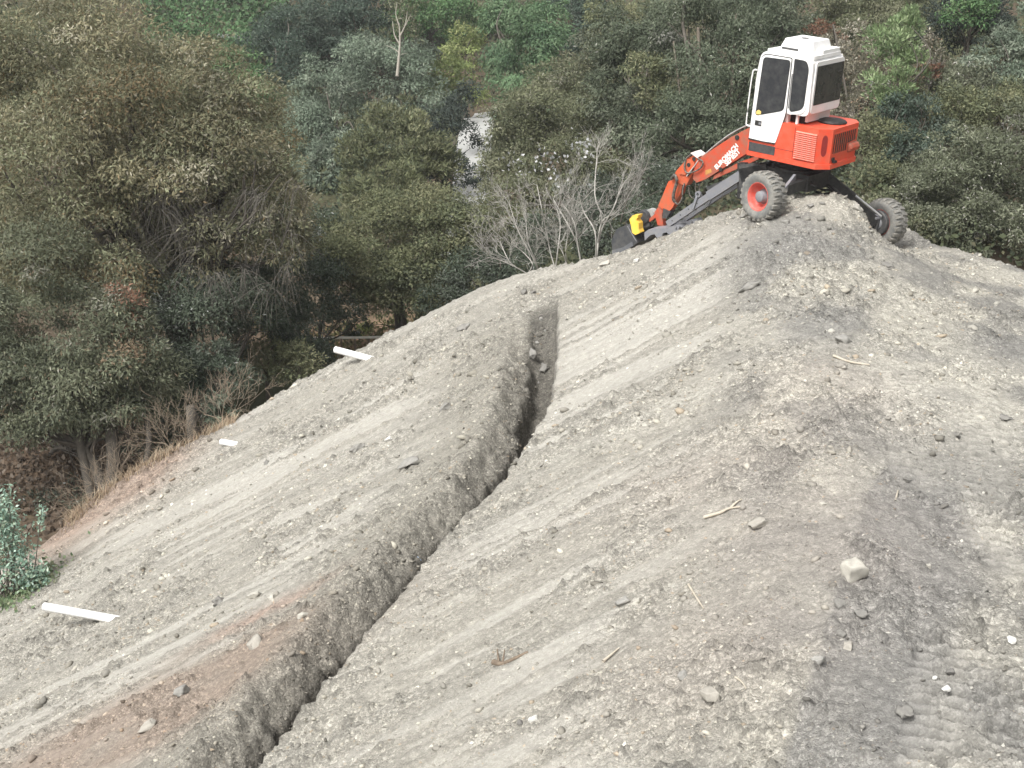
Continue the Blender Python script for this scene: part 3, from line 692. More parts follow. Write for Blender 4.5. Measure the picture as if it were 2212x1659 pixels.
# stick and telescopic end
prism('stick', [side(*q, 0) for q in ((650, 925), (690, 905), (745, 915), (738, 945), (690, 1020), (640, 1110), (600, 1100), (548, 1062), (575, 1010))], 'y', -.12, .12, M['orange'], ex, U0, bev=.015)
prism('stick_ram', [side(*q, .0) for q in ((675, 888), (706, 876), (745, 905), (722, 922))], 'y', -.10, .16, M['plate'], ex, U0, bev=.015)
prism('stick_plate', [side(*q, .0) for q in ((600, 985), (655, 930), (700, 950), (705, 985), (640, 1035), (600, 1030))], 'y', .12, .155, M['orange'], ex, U0, bev=.01)
for q in ((640, 975), (675, 935)):
    s = side(*q, .155); lathe('stick_hole', [(0, .156), (.05, .156), (.05, .16), (0, .16)], M['black'], ex, (s[0], 0, s[1]+H0), n=14, caps=False)
prism('lower_stick', [side(*q, 0) for q in ((520, 1080), (560, 1070), (610, 1110), (600, 1160), (545, 1260), (520, 1288), (468, 1262), (450, 1245))], 'y', -.10, .10, M['orange'], ex, U0, bev=.012)
prism('stick_slide', [side(*q, 0) for q in ((455, 1240), (480, 1262), (470, 1310), (478, 1385), (440, 1378), (425, 1320), (420, 1290))], 'y', -.07, .07, M['boomred'], ex, U0, bev=.01)
prism('stick_sleeve', [side(*q, 0) for q in ((485, 1262), (535, 1285), (505, 1330), (478, 1330))], 'y', -.105, .105, M['dark'], ex, U0, bev=.01)
prism('bucket_lever', [side(*q, 0) for q in ((425, 1300), (432, 1322), (385, 1358), (376, 1340))], 'y', -.06, .06, M['boomred'], ex, U0, bev=.008)
# rotator, guard and bucket
s = side(345, 1325, 0); bm = bmesh.new(); lathe_bm(bm, [(0, -.11), (.16, -.11), (.175, -.08), (.175, .08), (.16, .11), (0, .11)], 24, 'y'); bm_done('bucket_rotator', bm, M['dark'], ex, (s[0], 0, s[1]+H0))
s = side(372, 1312, 0); bm = bmesh.new(); lathe_bm(bm, [(0, -.10), (.14, -.10), (.14, .10), (0, .10)], 20, 'y'); bm_done('rotator_housing', bm, paint('pale_grey_paint', (.38,.38,.36), .5, dirt=(.15,.15,.14), amt=.7), ex, (s[0], -.1, s[1]+H0))
prism('yellow_guard', rp([side(*q, .44) for q in ((240, 1342), (262, 1315), (300, 1312), (296, 1330), (285, 1345), (302, 1368), (303, 1410), (312, 1432), (280, 1448), (258, 1432), (252, 1390))], .01, 2), 'y', .26, .445, M['yellow'], ex, U0, bev=.012)
tube('bucket_ram', [sd3(300, 1430, .06), sd3(385, 1378, .06)], .055, M['dark'], ex, k=10, loc=U0)
tube('bucket_link', [sd3(280, 1452, -.08), sd3(400, 1400, -.08)], .06, M['black'], ex, k=10, loc=U0)
tube('bucket_link', [sd3(330, 1450, .1), sd3(385, 1420, .1)], .05, M['dark'], ex, k=10, loc=U0)
bk = [side(*q, .42) for q in ((135, 1440), (150, 1412), (178, 1395), (222, 1384), (250, 1398), (285, 1478), (292, 1500), (262, 1528), (128, 1600), (122, 1545), (118, 1490))]
bkt = prism('bucket', bk, 'y', -.42, .42, M['bucket'], ex, U0, bev=.02)
a = [side(*q, .42) for q in ((122, 1552), (200, 1530), (262, 1490), (266, 1522), (126, 1600))]
prism('bucket_side_plate', a, 'y', .421, .436, paint('worn_bucket_edge', (.11,.115,.125), .45, dirt=(.2,.2,.19), amt=.6), bkt, bev=.004)
tube('bucket_rib', [sd3(226, 1388, .43), sd3(262, 1450, .43), sd3(288, 1492, .43)], .011, M['grey'], bkt, k=6)
for i in range(4):
    yy = .34-.22*i; s0 = side(128, 1596, .42); s1 = side(119, 1560, .42)
    prism('bucket_tooth', [(s0[0]-.05, s0[1]+.03), (s0[0]+.03, s0[1]-.09), (s0[0]+.06, s0[1]-.02), (s0[0]+.02, s0[1]+.10)], 'y', yy-.04, yy+.04, M['dark'], bkt, bev=.006)
# hoses
for k2, (dy, dz) in enumerate(((.05, 0), (.10, .01), (.0, .025), (-.06, .01))):
    tube('hose', [(p[0], p[1]+dy, p[2]+dz) for p in (sd3(1100, 690, .0), sd3(1040, 706+k2*4, .0), sd3(940, 768-k2*5, .0), sd3(850, 832-k2*4, .0), sd3(780, 885+k2*3, .0), sd3(735, 925, .0), sd3(690, 985, .06), sd3(640, 1050, .1))], .015, M['paleh'] if k2 == 1 else M['hose'], ex, k=6, loc=U0, n=5)
tube('hose', [sd3(700, 930, .16), sd3(735, 955, .2), sd3(715, 1000, .2), sd3(640, 1030, .2), sd3(612, 1000, .2), sd3(625, 930, .16), sd3(670, 898, .14)], .02, M['hose'], ex, k=6, loc=U0, n=5)
tube('hose', [sd3(525, 1065, .16), sd3(545, 1045, .22), sd3(560, 1085, .22), sd3(545, 1140, .22), sd3(535, 1195, .2), sd3(545, 1225, .18)], .04, M['hose'], ex, k=8, loc=U0, n=5)
tube('hose', [sd3(545, 1225, .18), sd3(570, 1240, .2), sd3(595, 1200, .2), sd3(600, 1140, .2), sd3(612, 1100, .16)], .022, M['hose'], ex, k=6, loc=U0, n=5)
for q in (((690, 1075), (685, 1130), (700, 1190), (725, 1215)), ((640, 1120), (648, 1180), (690, 1215)), ((715, 1085), (712, 1150), (722, 1210))):
    tube('hose', [sd3(*p, .05) for p in q], .014, M['hose'], ex, k=5, loc=U0, n=5)
for q in (((1210, 1010), (1240, 1000), (1255, 1050), (1235, 1090)), ((1290, 1140), (1310, 1075), (1390, 1060), (1470, 1090)), ((1300, 1160), (1340, 1100), (1420, 1095), (1500, 1120)), ((1270, 1080), (1330, 1040), (1400, 1050), (1450, 1040))):
    tube('hose', [sd3(*p, .35) for p in q], .022, M['black'], ex, k=6, loc=U0, n=5)
for q in (((1420, 1050), (1520, 1090), (1600, 1120), (1680, 1190)), ((1420, 1090), (1540, 1140), (1610, 1150), (1690, 1220)), ((1450, 1120), (1530, 1170), (1600, 1165), (1660, 1190))):
    tube('hose', [sd3(*p, -.35) for p in q], .028, M['black'], ex, k=6, loc=U0, n=5)

# ------------------------------------------------------------------ drain pipes
def pipe(q0, q1, dt, rad, label):
    a = ghit(*q0); b = ray(*q1)*(a[1]/ray(*q0)[1]+dt); d = b-a; L = np.linalg.norm(d); d /= L
    a = a-d*.45; L += .45
    o = lathe('drain_pipe', [(rad*.9, L-.5), (rad*.9, L), (rad, L), (rad, 0)], M['pvc'], None, tuple(a), n=24, axis='z', caps=False, smooth=True)
    o.rotation_euler = Vector(d.tolist()).to_track_quat('Z', 'Y').to_euler()
    tag(o, label, 'pipe', 'white drain pipes in the bank')
    lathe('pipe_bore', [(0, L-.28), (rad*.895, L-.28)], M['hole'], o, n=24, axis='z', caps=False)
pipe((243,1337), (96,1310), .5, .078, 'longest white plastic drain pipe, low on the bank beside the green bush')
pipe((795,774), (724,755), .35, .085, 'white drain pipe jutting over the far edge of the bank against dark trees')
pipe((503,959), (477,954), .1, .075, 'short white pipe stub barely showing from the bank above the dry grass')

# ------------------------------------------------------------------ stones and clods one can pick out
def unit3(r, n):
    v = r.normal(size=(n, 3)); return v/np.linalg.norm(v, axis=1)[:, None]
def rock_mesh(seed, col, flat, cuts=4, sub=3, rough=.05):
    r = np.random.default_rng(seed); bm = bmesh.new(); bmesh.ops.create_icosphere(bm, subdivisions=sub, radius=1)
    V = np.array([v.co for v in bm.verts])
    Q = np.array(Matrix.Rotation(r.uniform(-.25, .25), 3, 'X')@Matrix.Rotation(r.uniform(-.25, .25), 3, 'Y'))
    dirs = [Q[:, k]*sg for k in range(3) for sg in (1, -1)]+list(unit3(r, cuts))
    for n in dirs:
        n = n+.22*r.normal(size=3); n /= np.linalg.norm(n); d = r.uniform(.42, .70); s = V@n-d; V = V-np.outer(np.clip(s, 0, None), n)
    V *= (1+rough*(np.array([mnoise.noise(Vector((v*2.4+seed % 50).tolist())) for v in V])[:, None]*1.6+.3*(r.random((len(V), 1))-.5))); V *= np.array([1, r.uniform(.65, .95), flat]); V /= np.abs(V[:, :2]).max()
    for v, p in zip(bm.verts, V): v.co = p
    Fc = np.array([[v.index for v in f.verts] for f in bm.faces]); bm.free()
    cc = np.array(col)*(.88+.24*r.random((len(V), 1)))
    return V, Fc, cc
def rock(px, py, wpx, col, flat, label, name='stone', cat='stone', yaw=None, seed=None, group='stones lying on the dirt bank', sink=.25, cuts=4):
    if name != 'stone': sink = max(sink, .33); col = tuple(.5*a+.5*b for a, b in zip(col, (.23,.222,.20)))
    sink = max(sink, .22); p = ghit(px, py); sz = wpx/F*np.linalg.norm(p)*.56; seed = seed or int(px*7+py)
    V, Fc, cc = rock_mesh(seed, col, flat, cuts, rough=.15 if name == 'stone' else .38)
    o = mesh_np(name, V*sz, Fc, M['stone'], None, (p[0], p[1], p[2]+sz*flat*(1-2*sink)), cc)
    n = np.array([-(gzs(p[0]+.2, p[1])-gzs(p[0]-.2, p[1]))[0]/.4, -(gzs(p[0], p[1]+.2)-gzs(p[0], p[1]-.2))[0]/.4, 1])
    o.rotation_euler = (Vector(n.tolist()).to_track_quat('Z', 'Y').to_matrix()@Matrix.Rotation(yaw if yaw is not None else seed*.7, 3, 'Z')).to_euler()
    tag(o, label, cat, group); return o
PALE, WHT, BEI, GRY, DRK, BRN = (.42,.40,.35), (.60,.59,.55), (.33,.31,.27), (.27,.262,.24), (.17,.163,.15), (.27,.22,.18)
rock(1840,1240,52,PALE,.75,'pale cream boulder, the largest stone beside the dark track edge',sink=.12,yaw=.4)
rock(1531,1508,56,BEI,.62,'blocky flat-topped beige stone near the bottom of the slope',sink=.1,yaw=.2,cuts=6)
rock(1640,1131,46,BEI,.28,'thin tan slab with a dark shadow below the crossed twigs',yaw=1.6,sink=.1)
rock(1768,1432,34,GRY,.5,'smooth elongated grey stone lying diagonally on dark soil',yaw=.6)
rock(838,951,21,WHT,.35,'bright white disc-like stone alone above the flat slab')
rock(880,1004,44,GRY,.3,'flat grey slab on the upper bank left of the trench bend',sink=.1)
rock(1776,1091,18,PALE,.5,'small square cream stone on the pinkish crest',sink=.1)
rock(1376,566,16,WHT,.7,'angular white stone just below the excavator bucket')
rock(1308,571,30,PALE,.25,'flat pale slab lying left of the excavator bucket on the skyline')
rock(1920,578,36,DRK,.45,'dark clod below the far wheel on the mound','dirt_clod','clod',group='clods of dirt',sink=.2)
rock(1615,622,50,GRY,.35,'long grey clod half buried high on the bank under the near wheel','dirt_clod','clod',group='clods of dirt')
rock(1820,736,36,GRY,.6,'rounded grey boulder on dark soil above the bleached stick',sink=.3)
rock(1124,1566,18,DRK,.8,'small round dark stone next to a white patch of chippings',sink=.1)
rock(1152,1556,20,WHT,.5,'white stone right of the small round dark stone')
rock(1476,1466,30,GRY,.75,'round grey stone above the blocky beige stone')
rock(546,1291,30,PALE,.6,'larger of two pale stones by a crack left of the trench')
rock(586,1294,18,PALE,.7,'smaller of two pale stones by a crack left of the trench')
rock(655,1334,26,PALE,.6,'cream stone on the spoil bank close to the trench')
rock(553,1392,38,BEI,.55,'embedded beige boulder above the reddish soil',sink=.4)
rock(394,1497,52,GRY,.4,'wide grey slab above the reddish soil in the lower left',sink=.15)
rock(322,1572,46,BEI,.35,'tan slab with dark shadow on the reddish soil',sink=.1)
rock(1003,711,40,GRY,.4,'grey clod slab on the spoil bank near the trench head','dirt_clod','clod',group='clods of dirt',sink=.1)
rock(962,881,34,GRY,.4,'broken grey clod halfway along the upper spoil bank','dirt_clod','clod',group='clods of dirt',sink=.1)
rock(772,968,36,GRY,.4,'flat grey clod left of the bright white disc-like stone','dirt_clod','clod',group='clods of dirt',sink=.1)
rock(1132,632,20,DRK,.6,'left of the pair of dark clods above the trench head','dirt_clod','clod',group='clods of dirt',sink=.1)
rock(1152,633,16,DRK,.6,'right of the pair of dark clods above the trench head','dirt_clod','clod',group='clods of dirt',sink=.1)
rock(2018,1467,15,WHT,.6,'left of two white pebbles at the right foot of the slope')
rock(2044,1492,19,WHT,.6,'lower right of two white pebbles beside a dark pebble')
rock(2052,1456,22,DRK,.7,'dark pebble above the two white pebbles')
rock(2183,1386,18,WHT,.8,'angular white stone close to the right edge of the frame',sink=.1)
rock(2004,1224,14,PALE,.5,'small pale stone alone on the crawler-track soil')
rock(1860,1330,32,DRK,.55,'dark elongated clod in the row below the cream boulder','dirt_clod','clod',group='clods of dirt')
rock(1815,1310,30,DRK,.6,'lowest dark clod in the row below the cream boulder','dirt_clod','clod',group='clods of dirt')
for px_, py_, w_, lb in ((1700,482,20,'dry clod touching the right foot of the near excavator wheel'),(1724,470,16,'clod on the mound a step right of the near excavator wheel'),(1606,470,14,'clod just left of the near excavator wheel'),(1752,447,18,'clod on the mound top under the machine chassis'),(1776,441,12,'small clod on the skyline of the mound under the engine'),(1585,472,12,'small clod by the stabiliser leg left of the near wheel')):
    rock(px_,py_,w_,GRY,.6,lb,'dirt_clod','clod',group='clods of dirt')
rock(1813,1370,24,DRK,.6,'dark clod at the boundary of pale and dark soil','dirt_clod','clod',group='clods of dirt')
rock(1955,1540,40,DRK,.5,'rough dark clod in the bottom right dark patch','dirt_clod','clod',group='clods of dirt')
rock(1120,1560-115,14,PALE,.5,'tiny pale stone right above the dead branch')
rock(1852,452,32,PALE,.55,'light block of dry dirt on the mound crest by the far wheel','dirt_clod','clod',group='clods of dirt',sink=.15,cuts=7)
rock(1345,1305,30,GRY,.55,'grey stone among gravel in the middle of the slope')
rock(1375,1303,26,PALE,.55,'pale stone among gravel in the middle of the slope')
rock(470,1300,34,DRK,.4,'dark clod at the left end of the crack','dirt_clod','clod',group='clods of dirt')
rock(575,1001,22,DRK,.5,'small dark clod on the upper left bank','dirt_clod','clod',group='clods of dirt')
rock(2066,942,26,DRK,.5,'dark curved clod on the haul road far right','dirt_clod','clod',group='clods of dirt')
rock(2170,905,30,DRK,.35,'flat dark clod above the cleat prints at the right edge','dirt_clod','clod',group='clods of dirt')
rock(1830,1400,26,BEI,.5,'beige stone at the pale edge above the elongated grey stone')
rock(1960,1040,20,DRK,.7,'dark clod on the upper windrow beside the haul road','dirt_clod','clod',group='clods of dirt')
rock(1150,770,26,GRY,.6,'upper lump of rubble on the trench floor','dirt_clod','clod',group='clods of dirt')
for px_, py_, w_, lb in ((1168,692,12,'highest crumb of earth on the floor of the trench head'),(1178,716,9,'small crumb of earth under the highest one in the trench head'),(1160,742,12,'crumb of earth against the left wall of the trench head'),(1164,828,9,'lowest crumb of earth on the trench floor, below the two lumps')):
    rock(px_,py_,w_,GRY,.6,lb,'dirt_clod','clod',group='clods of dirt')
rock(1176,800,24,DRK,.6,'lower lump of rubble on the trench floor','dirt_clod','clod',group='clods of dirt')

# ------------------------------------------------------------------ sticks, strap
def stick(name, label, cat, lines, rad, mat, lift=.02, group=None):
    parts = []
    for ln, r in zip(lines, rad):
        Pp = []
        for i, q in enumerate(ln):
            p = ghit(q[0], q[1]); p = p+np.array([0, 0, lift+(q[2] if len(q) > 2 else 0)]); Pp.append(p)
        S = spline(Pp, 5); parts.append(tube_np(S, np.linspace(r, r*.45, len(S))*(1+.25*rng.random(len(S))), 6))
    V, Fc = merge(parts); o = mesh_np(name, V, Fc, mat, smooth=True); tag(o, label, cat, group); return o
stick('dead_branch', 'dark broken branch with short twigs lying across the dust chute', 'branch', [[(1066,1432),(1085,1436),(1112,1424),(1141,1410)],[(1078,1434),(1074,1420,.10)],[(1086,1432),(1090,1418,.08)]], (.034,.014,.012), M['wood'], .01)
stick('dry_stick', 'pale forked twig on the pinkish soil above the thin slab', 'stick', [[(1521,1122),(1555,1112),(1575,1103),(1606,1099)],[(1577,1103),(1590,1090),(1602,1083)]], (.022,.015), M['palewood'], .03, 'dry sticks on the slope')
stick('dry_stick', 'straight bleached stick lying on the crest below the rounded boulder', 'stick', [[(1800,772),(1835,785),(1878,792)]], (.022,), M['palewood'], .03, 'dry sticks on the slope')
stick('dry_stick', 'thin pale stick near the middle gravel, leaning down to the right', 'stick', [[(1487,1266),(1505,1295),(1520,1318)]], (.014,), M['palewood'], .02, 'dry sticks on the slope')
stick('dry_stick', 'short straight pale stick right of the dead branch', 'stick', [[(1303,1432),(1337,1403)]], (.016,), M['palewood'], .02, 'dry sticks on the slope')
stick('dry_stick', 'tiny straw upright on the pale edge above the cream boulder', 'stick', [[(1934,1085),(1940,1062)]], (.014,), M['palewood'], .02, 'dry sticks on the slope')
stick('dry_stick', 'crooked straw at the bottom of the pinkish slope', 'stick', [[(1570,1455),(1600,1475),(1612,1492)]], (.012,), M['palewood'], .02, 'dry sticks on the slope')
p = ghit(912, 1212)
bm = bmesh.new(); r = np.random.default_rng(3)
for (dx, dz, hgt, wd) in ((0, .0, .20, .05), (-.10, -.02, .13, .06), (-.04, -.04, .16, .03)):
    rows = []
    for i in range(6):
        s = i/5; rows.append([bm.verts.new((dx+.05*math.sin(s*5+dx*30)-wd*(1-.4*s)+k*2*wd*(1-.4*s)-.10, .04*math.cos(s*7)-.02*k+.03, dz+hgt*s-.05)) for k in (0, 1)])
    for A, B in zip(rows, rows[1:]): bm.faces.new((A[0], A[1], B[1], B[0]))
o = bm_done('plastic_scrap', bm, M['blue'], None, tuple(p)); sm = o.modifiers.new('thickness', 'SOLIDIFY'); sm.thickness = .006
tag(o, 'crumpled blue plastic scrap sticking out of the trench wall', 'scrap')

# ------------------------------------------------------------------ gravel
def scatter(n, kind, smin_, smax_, name, label):
    r = np.random.default_rng(n)
    N0 = n*7; t = r.uniform(.06, 1, N0)
    px = r.uniform(-60, 2280, N0); yy = 8+26*(r.random(N0)**1.35)
    xx = (px-1106)/F*yy*1.12
    sel = yy < ye(xx)+.1; xx, yy = xx[sel], yy[sel]
    z, col, rough = ground(xx[None], yy[None], True); z, col, rough = z[0], col[0], rough[0]
    wgt = np.clip(rough, .05, 1.4)*(.25+1.2*sst(.45, .62, fbm(xx*1.7, yy*1.7, 3, k=40)))
    ok = r.random(len(xx)) < wgt/1.2; xx, yy, z, col = xx[ok][:n], yy[ok][:n], z[ok][:n], col[ok][:n]
    n = len(xx)
    if kind == 'oct':
        V0 = np.array([[1,0,0],[-1,0,0],[0,1,0],[0,-1,0],[0,0,1]], float); F0 = np.array([[0,2,4],[2,1,4],[1,3,4],[3,0,4]])
    else:
        bm = bmesh.new(); bmesh.ops.create_icosphere(bm, subdivisions=1, radius=1); V0 = np.array([v.co for v in bm.verts]); F0 = np.array([[v.index for v in f.verts] for f in bm.faces]); bm.free()
    sz = smin_*(smax_/smin_)**(r.random(n)**2.2)*np.clip(yy/14, .8, 1.7)
    V = V0[None]*(1+.45*(r.random((n, len(V0), 1))-.5)*2*.6)*np.stack([r.uniform(.8, 1.5, n), r.uniform(.6, 1, n), r.uniform(.4, .8, n)], -1)[:, None]
    a = r.uniform(0, 6.28, n); b = r.normal(0, .35, n); ca, sa, cb, sb = np.cos(a), np.sin(a), np.cos(b), np.sin(b)
    x1, y1, z1 = V[..., 0], V[..., 1], V[..., 2]
    x2 = x1*cb[:, None]+z1*sb[:, None]; z2 = -x1*sb[:, None]+z1*cb[:, None]
    V = np.stack([x2*ca[:, None]-y1*sa[:, None], x2*sa[:, None]+y1*ca[:, None], z2], -1)*sz[:, None, None]
    zz = gzs(xx, yy)+sz*(.22 if kind != 'oct' else .0)
    V = V+np.stack([xx, yy, zz], -1)[:, None]
    tone = r.choice(5, n, p=[.32, .30, .20, .08, .10]); tn = np.array([[.95]*3, [1.2,1.19,1.16], [.70,.69,.67], [1.1,.98,.86], [1.75,1.75,1.70]])[tone]
    cc = np.clip(col*tn*r.uniform(.85, 1.15, (n, 1)), .03, .72)
    cc = np.repeat(cc[:, None], len(V0), 1)
    Fc = F0[None]+(np.arange(n)*len(V0))[:, None, None]
    o = mesh_np(name, V.reshape(-1, 3), Fc.reshape(-1, 3), M['stone'], col=cc.reshape(-1, 3)); tag(o, label, 'gravel', kind='stuff')
scatter(70000, 'oct', .007, .030, 'fine_gravel', 'fine grey and white gravel strewn over the bank')
scatter(2000, 'ico', .016, .060, 'coarse_gravel', 'coarser stones and crumbs strewn over the bank')
#@@PART3
# ------------------------------------------------------------------ foliage
def leaves(Pt, ax, nr, ln, wd, fold=.12):
    """diamond leaf quads: points, axis, rough normal, length, width"""
    b = np.cross(ax, nr); b /= np.linalg.norm(b, axis=1)[:, None]+1e-9; n = np.cross(b, ax)
    ln = ln[:, None]; wd = wd[:, None]
    V = np.stack([Pt, Pt+ax*ln*.45+b*wd*.5+n*wd*fold, Pt+ax*ln-n*ln*.06, Pt+ax*ln*.45-b*wd*.5+n*wd*fold], 1)
    return V.reshape(-1, 3), np.arange(len(Pt)*4).reshape(-1, 4)
def unit(r, n):
    v = r.normal(size=(n, 3)); return v/np.linalg.norm(v, axis=1)[:, None]
SPEC = dict(   # leaf length, width share, droop, up, clump radius share, palette (colour, share), spread in tone
  dome=dict(L=.20, w=.30, droop=.45, cr=.082, pal=[((.150,.138,.085),.34),((.118,.118,.073),.30),((.150,.158,.098),.24),((.24,.225,.17),.10),((.15,.115,.065),.04)]),
  grove=dict(L=.17, w=.27, droop=.5, cr=.17, pal=[((.105,.115,.075),.45),((.085,.095,.065),.30),((.145,.148,.10),.17),((.22,.215,.175),.05),((.16,.12,.08),.03)]),
  darkshrub=dict(L=.17, w=.32, droop=.3, cr=.20, pal=[((.054,.068,.048),.5),((.070,.084,.060),.3),((.10,.112,.09),.17),((.24,.25,.23),.03)]),
  olive=dict(L=.17, w=.34, droop=.2, cr=.17, pal=[((.122,.130,.072),.38),((.092,.104,.060),.32),((.160,.160,.095),.2),((.075,.085,.055),.1)]),
  bright=dict(L=.17, w=.4, droop=.2, cr=.2, pal=[((.150,.180,.070),.5),((.115,.145,.060),.35),((.20,.215,.10),.15)]),
  midgreen=dict(L=.18, w=.36, droop=.3, cr=.19, pal=[((.080,.140,.060),.45),((.062,.108,.052),.3),((.120,.175,.085),.25)]),
  greyeuc=dict(L=.22, w=.26, droop=.5, cr=.17, pal=[((.115,.142,.104),.5),((.088,.112,.080),.3),((.160,.180,.138),.2)]),
  bluegreen=dict(L=.19, w=.36, droop=.3, cr=.19, pal=[((.045,.064,.048),.5),((.062,.082,.062),.3),((.088,.108,.084),.2)]),
  willow=dict(L=.26, w=.16, droop=.85, cr=.16, pal=[((.088,.138,.072),.5),((.070,.115,.064),.3),((.12,.165,.095),.2)]),
  pine=dict(L=.34, w=.13, droop=-.5, cr=.12, pal=[((.108,.118,.064),.45),((.082,.094,.055),.3),((.145,.148,.088),.25)]),
  brown=dict(L=.18, w=.3, droop=.3, cr=.16, pal=[((.112,.120,.070),.42),((.088,.098,.060),.3),((.140,.142,.092),.22),((.19,.185,.145),.06)]),
  darkeuc=dict(L=.21, w=.24, droop=.65, cr=.15, pal=[((.064,.078,.052),.5),((.086,.102,.068),.3),((.120,.132,.094),.18),((.24,.24,.21),.02)]),
  dark=dict(L=.2, w=.36, droop=.3, cr=.2, pal=[((.033,.042,.036),.6),((.048,.060,.05),.4)]),
  feather=dict(L=.24, w=.16, droop=-.6, cr=.20, pal=[((.155,.205,.10),.5),((.12,.17,.085),.3),((.19,.23,.13),.2)]),
  rust=dict(L=.17, w=.35, droop=.1, cr=.25, pal=[((.165,.095,.065),.5),((.135,.085,.060),.3),((.15,.12,.075),.2)]),
  greybush=dict(L=.15, w=.32, droop=.3, cr=.14, pal=[((.104,.114,.074),.42),((.082,.092,.060),.33),((.144,.152,.108),.20),((.27,.26,.235),.07)]),
  drypale=dict(L=.15, w=.4, droop=.2, cr=.16, pal=[((.14,.13,.095),.45),((.10,.10,.07),.3),((.30,.28,.23),.2),((.20,.14,.10),.05)]),
)
def px2m(t): return t/F
def crown_np(lobes, sp_, seed, dens=1., lsc=1., hollow=.42, zcut=-.7, cmul=1.):
    r = np.random.default_rng(seed); s = SPEC[sp_]
    Vs, Fs, Cs, o = [], [], [], 0; clumps = []
    for (cx, cy, hw, hh, t) in lobes:
        c = at(cx, cy, t); rx = hw*px2m(t); rz = hh*px2m(t)/.97; ry = (rx+rz)*.5*.85
        L = max(s['L']*.78, 3.5*t/1389)*lsc; W = L*max(s['w'], 1.4*t/1389/L)
        area = math.pi*hw*hh*.2144; lpx = L*W*.5*(1389/t)**2*.62
        n = int(dens*1.95*area/lpx)+60
        cr = s['cr']*(rx+rz)*cmul; cr = max(cr, L*1.1)
        nc = max(12, int(.95*(4*math.pi*((rx*rz+rx*ry+ry*rz)/3))/(math.pi*cr*cr)))
        d = unit(r, nc*3); d = d[(d[:, 2] > zcut) & ((d[:, 1] < .35) | (r.random(len(d)) < .35))][:nc]; nc = len(d)
        lump = .60+.66*fbm(d[:, 0]*2.3+seed, d[:, 2]*2.3+d[:, 1]*1.7, 3, k=seed % 7)
        rad = lump*(1-hollow*r.random(nc)**1.6)
        cc = c+d*rad[:, None]*np.array([rx, ry, rz])
        clumps.append(cc)
        csz = cr*(.38+1.25*r.random(nc)**1.5); pk = csz**2; k = r.choice(nc, n, p=pk/pk.sum()); cs = csz[k]
        off = unit(r, n); off[:, 2] = np.where((off[:, 2] < 0) & (r.random(n) < .6), -off[:, 2], off[:, 2]); on = off.copy(); off = off*(r.random(n)**.30)[:, None]; off[:, 2] *= .7
        dd = d[k]; out = off+dd*.45
        Pt = cc[k]+off*cs[:, None]
        inn = r.random(n) < .05; Pt[inn] = c+(Pt[inn]-c)*r.uniform(.35, .8, (inn.sum(), 1))
        ax = out*.5+unit(r, n)*.75+np.array([0, 0, -s['droop']]); ax /= np.linalg.norm(ax, axis=1)[:, None]
        nr = unit(r, n)*.6+on*1.1+np.array([0, 0, .35])+dd*.2
        l = L*r.uniform(.6, 1.35, n); wv = W*r.uniform(.7, 1.3, n)
        V, Fc = leaves(Pt, ax, nr, l, wv)
        cols = np.array([p[0] for p in s['pal']])*1.5; pr = np.array([p[1] for p in s['pal']])
        ck = r.choice(len(pr), nc, p=pr/pr.sum()); mixk = np.where(r.random(n) < .55, ck[k], r.choice(len(pr), n, p=pr/pr.sum()))
        ctone = r.uniform(.75, 1.25, nc)[k]
        col = cols[mixk]*(ctone*r.uniform(.80, 1.2, n))[:, None]
        Vs.append(V); Fs.append(Fc+o); Cs.append(np.repeat(col, 4, 0)); o += len(V)
    return np.vstack(Vs), np.vstack(Fs), np.vstack(Cs), np.vstack(clumps)
def limbs(base, targets, r0, seed, k=6, wig=.12):
    """tapered trunk with limbs that end in the crown"""
    r = np.random.default_rng(seed); parts = []; top = targets.mean(0)
    fork = base+(top-base)*np.array([.6, .6, .55])
    S = spline([base-np.array([0, 0, .4]), base+(fork-base)*.5+r.normal(0, .06, 3)*np.linalg.norm(fork-base), fork], 6)
    parts.append(tube_np(S, np.linspace(r0, r0*.6, len(S))*(1+.08*r.random(len(S))), k+2))
    for tg_ in targets:
        st = S[int(len(S)*r.uniform(.55, .98))]; m = st+(tg_-st)*.5+r.normal(0, wig, 3)*np.linalg.norm(tg_-st)+np.array([0, 0, .08*np.linalg.norm(tg_-st)])
        Q = spline([st, m, tg_], 5); parts.append(tube_np(Q, np.linspace(r0*.38, r0*.05+.006, len(Q)), k-1))
    return merge(parts)
def plant(name, cat, label, lobes, species, seed, base=None, r0=None, dens=1., lsc=1., nl=9, group='trees and shrubs in the valley', mat='bark', **kw):
    V, Fc, cc, cl = crown_np(lobes, species, seed, dens, lsc, **kw)
    cx, cy, hw, hh, t = lobes[0]; c = at(cx, cy, t)
    if base is None:
        b = np.array([c[0], c[1], float(gv(c[0], c[1])[0])])
        if b[2] > c[2]: b[2] = c[2]-.5
    else: b = at(*base)
    root = empty(name, tuple(b)); tag(root, label, cat, group)
    o = mesh_np('crown', V-b, Fc, M['leaf'], root, col=cc); o['kind'] = 'stuff'
    r = np.random.default_rng(seed+1); tg_ = cl[r.choice(len(cl), min(nl, len(cl)), replace=False)]
    tv, tf = limbs(b, tg_, r0 or .03*hh*2*px2m(t)+.03, seed)
    mesh_np('trunk', tv-b, tf, M[mat], root, smooth=True)
    return root, b, cl
def twigs_np(n, fn, r, rad, k=3):
    parts = []
    for i in range(n):
        P_ = fn(r); parts.append(tube_np(spline(P_, 3), np.linspace(rad, rad*.35, 3*(len(P_)-1)+1), k))
    return merge(parts)

TG = 'trees and shrubs in the valley'
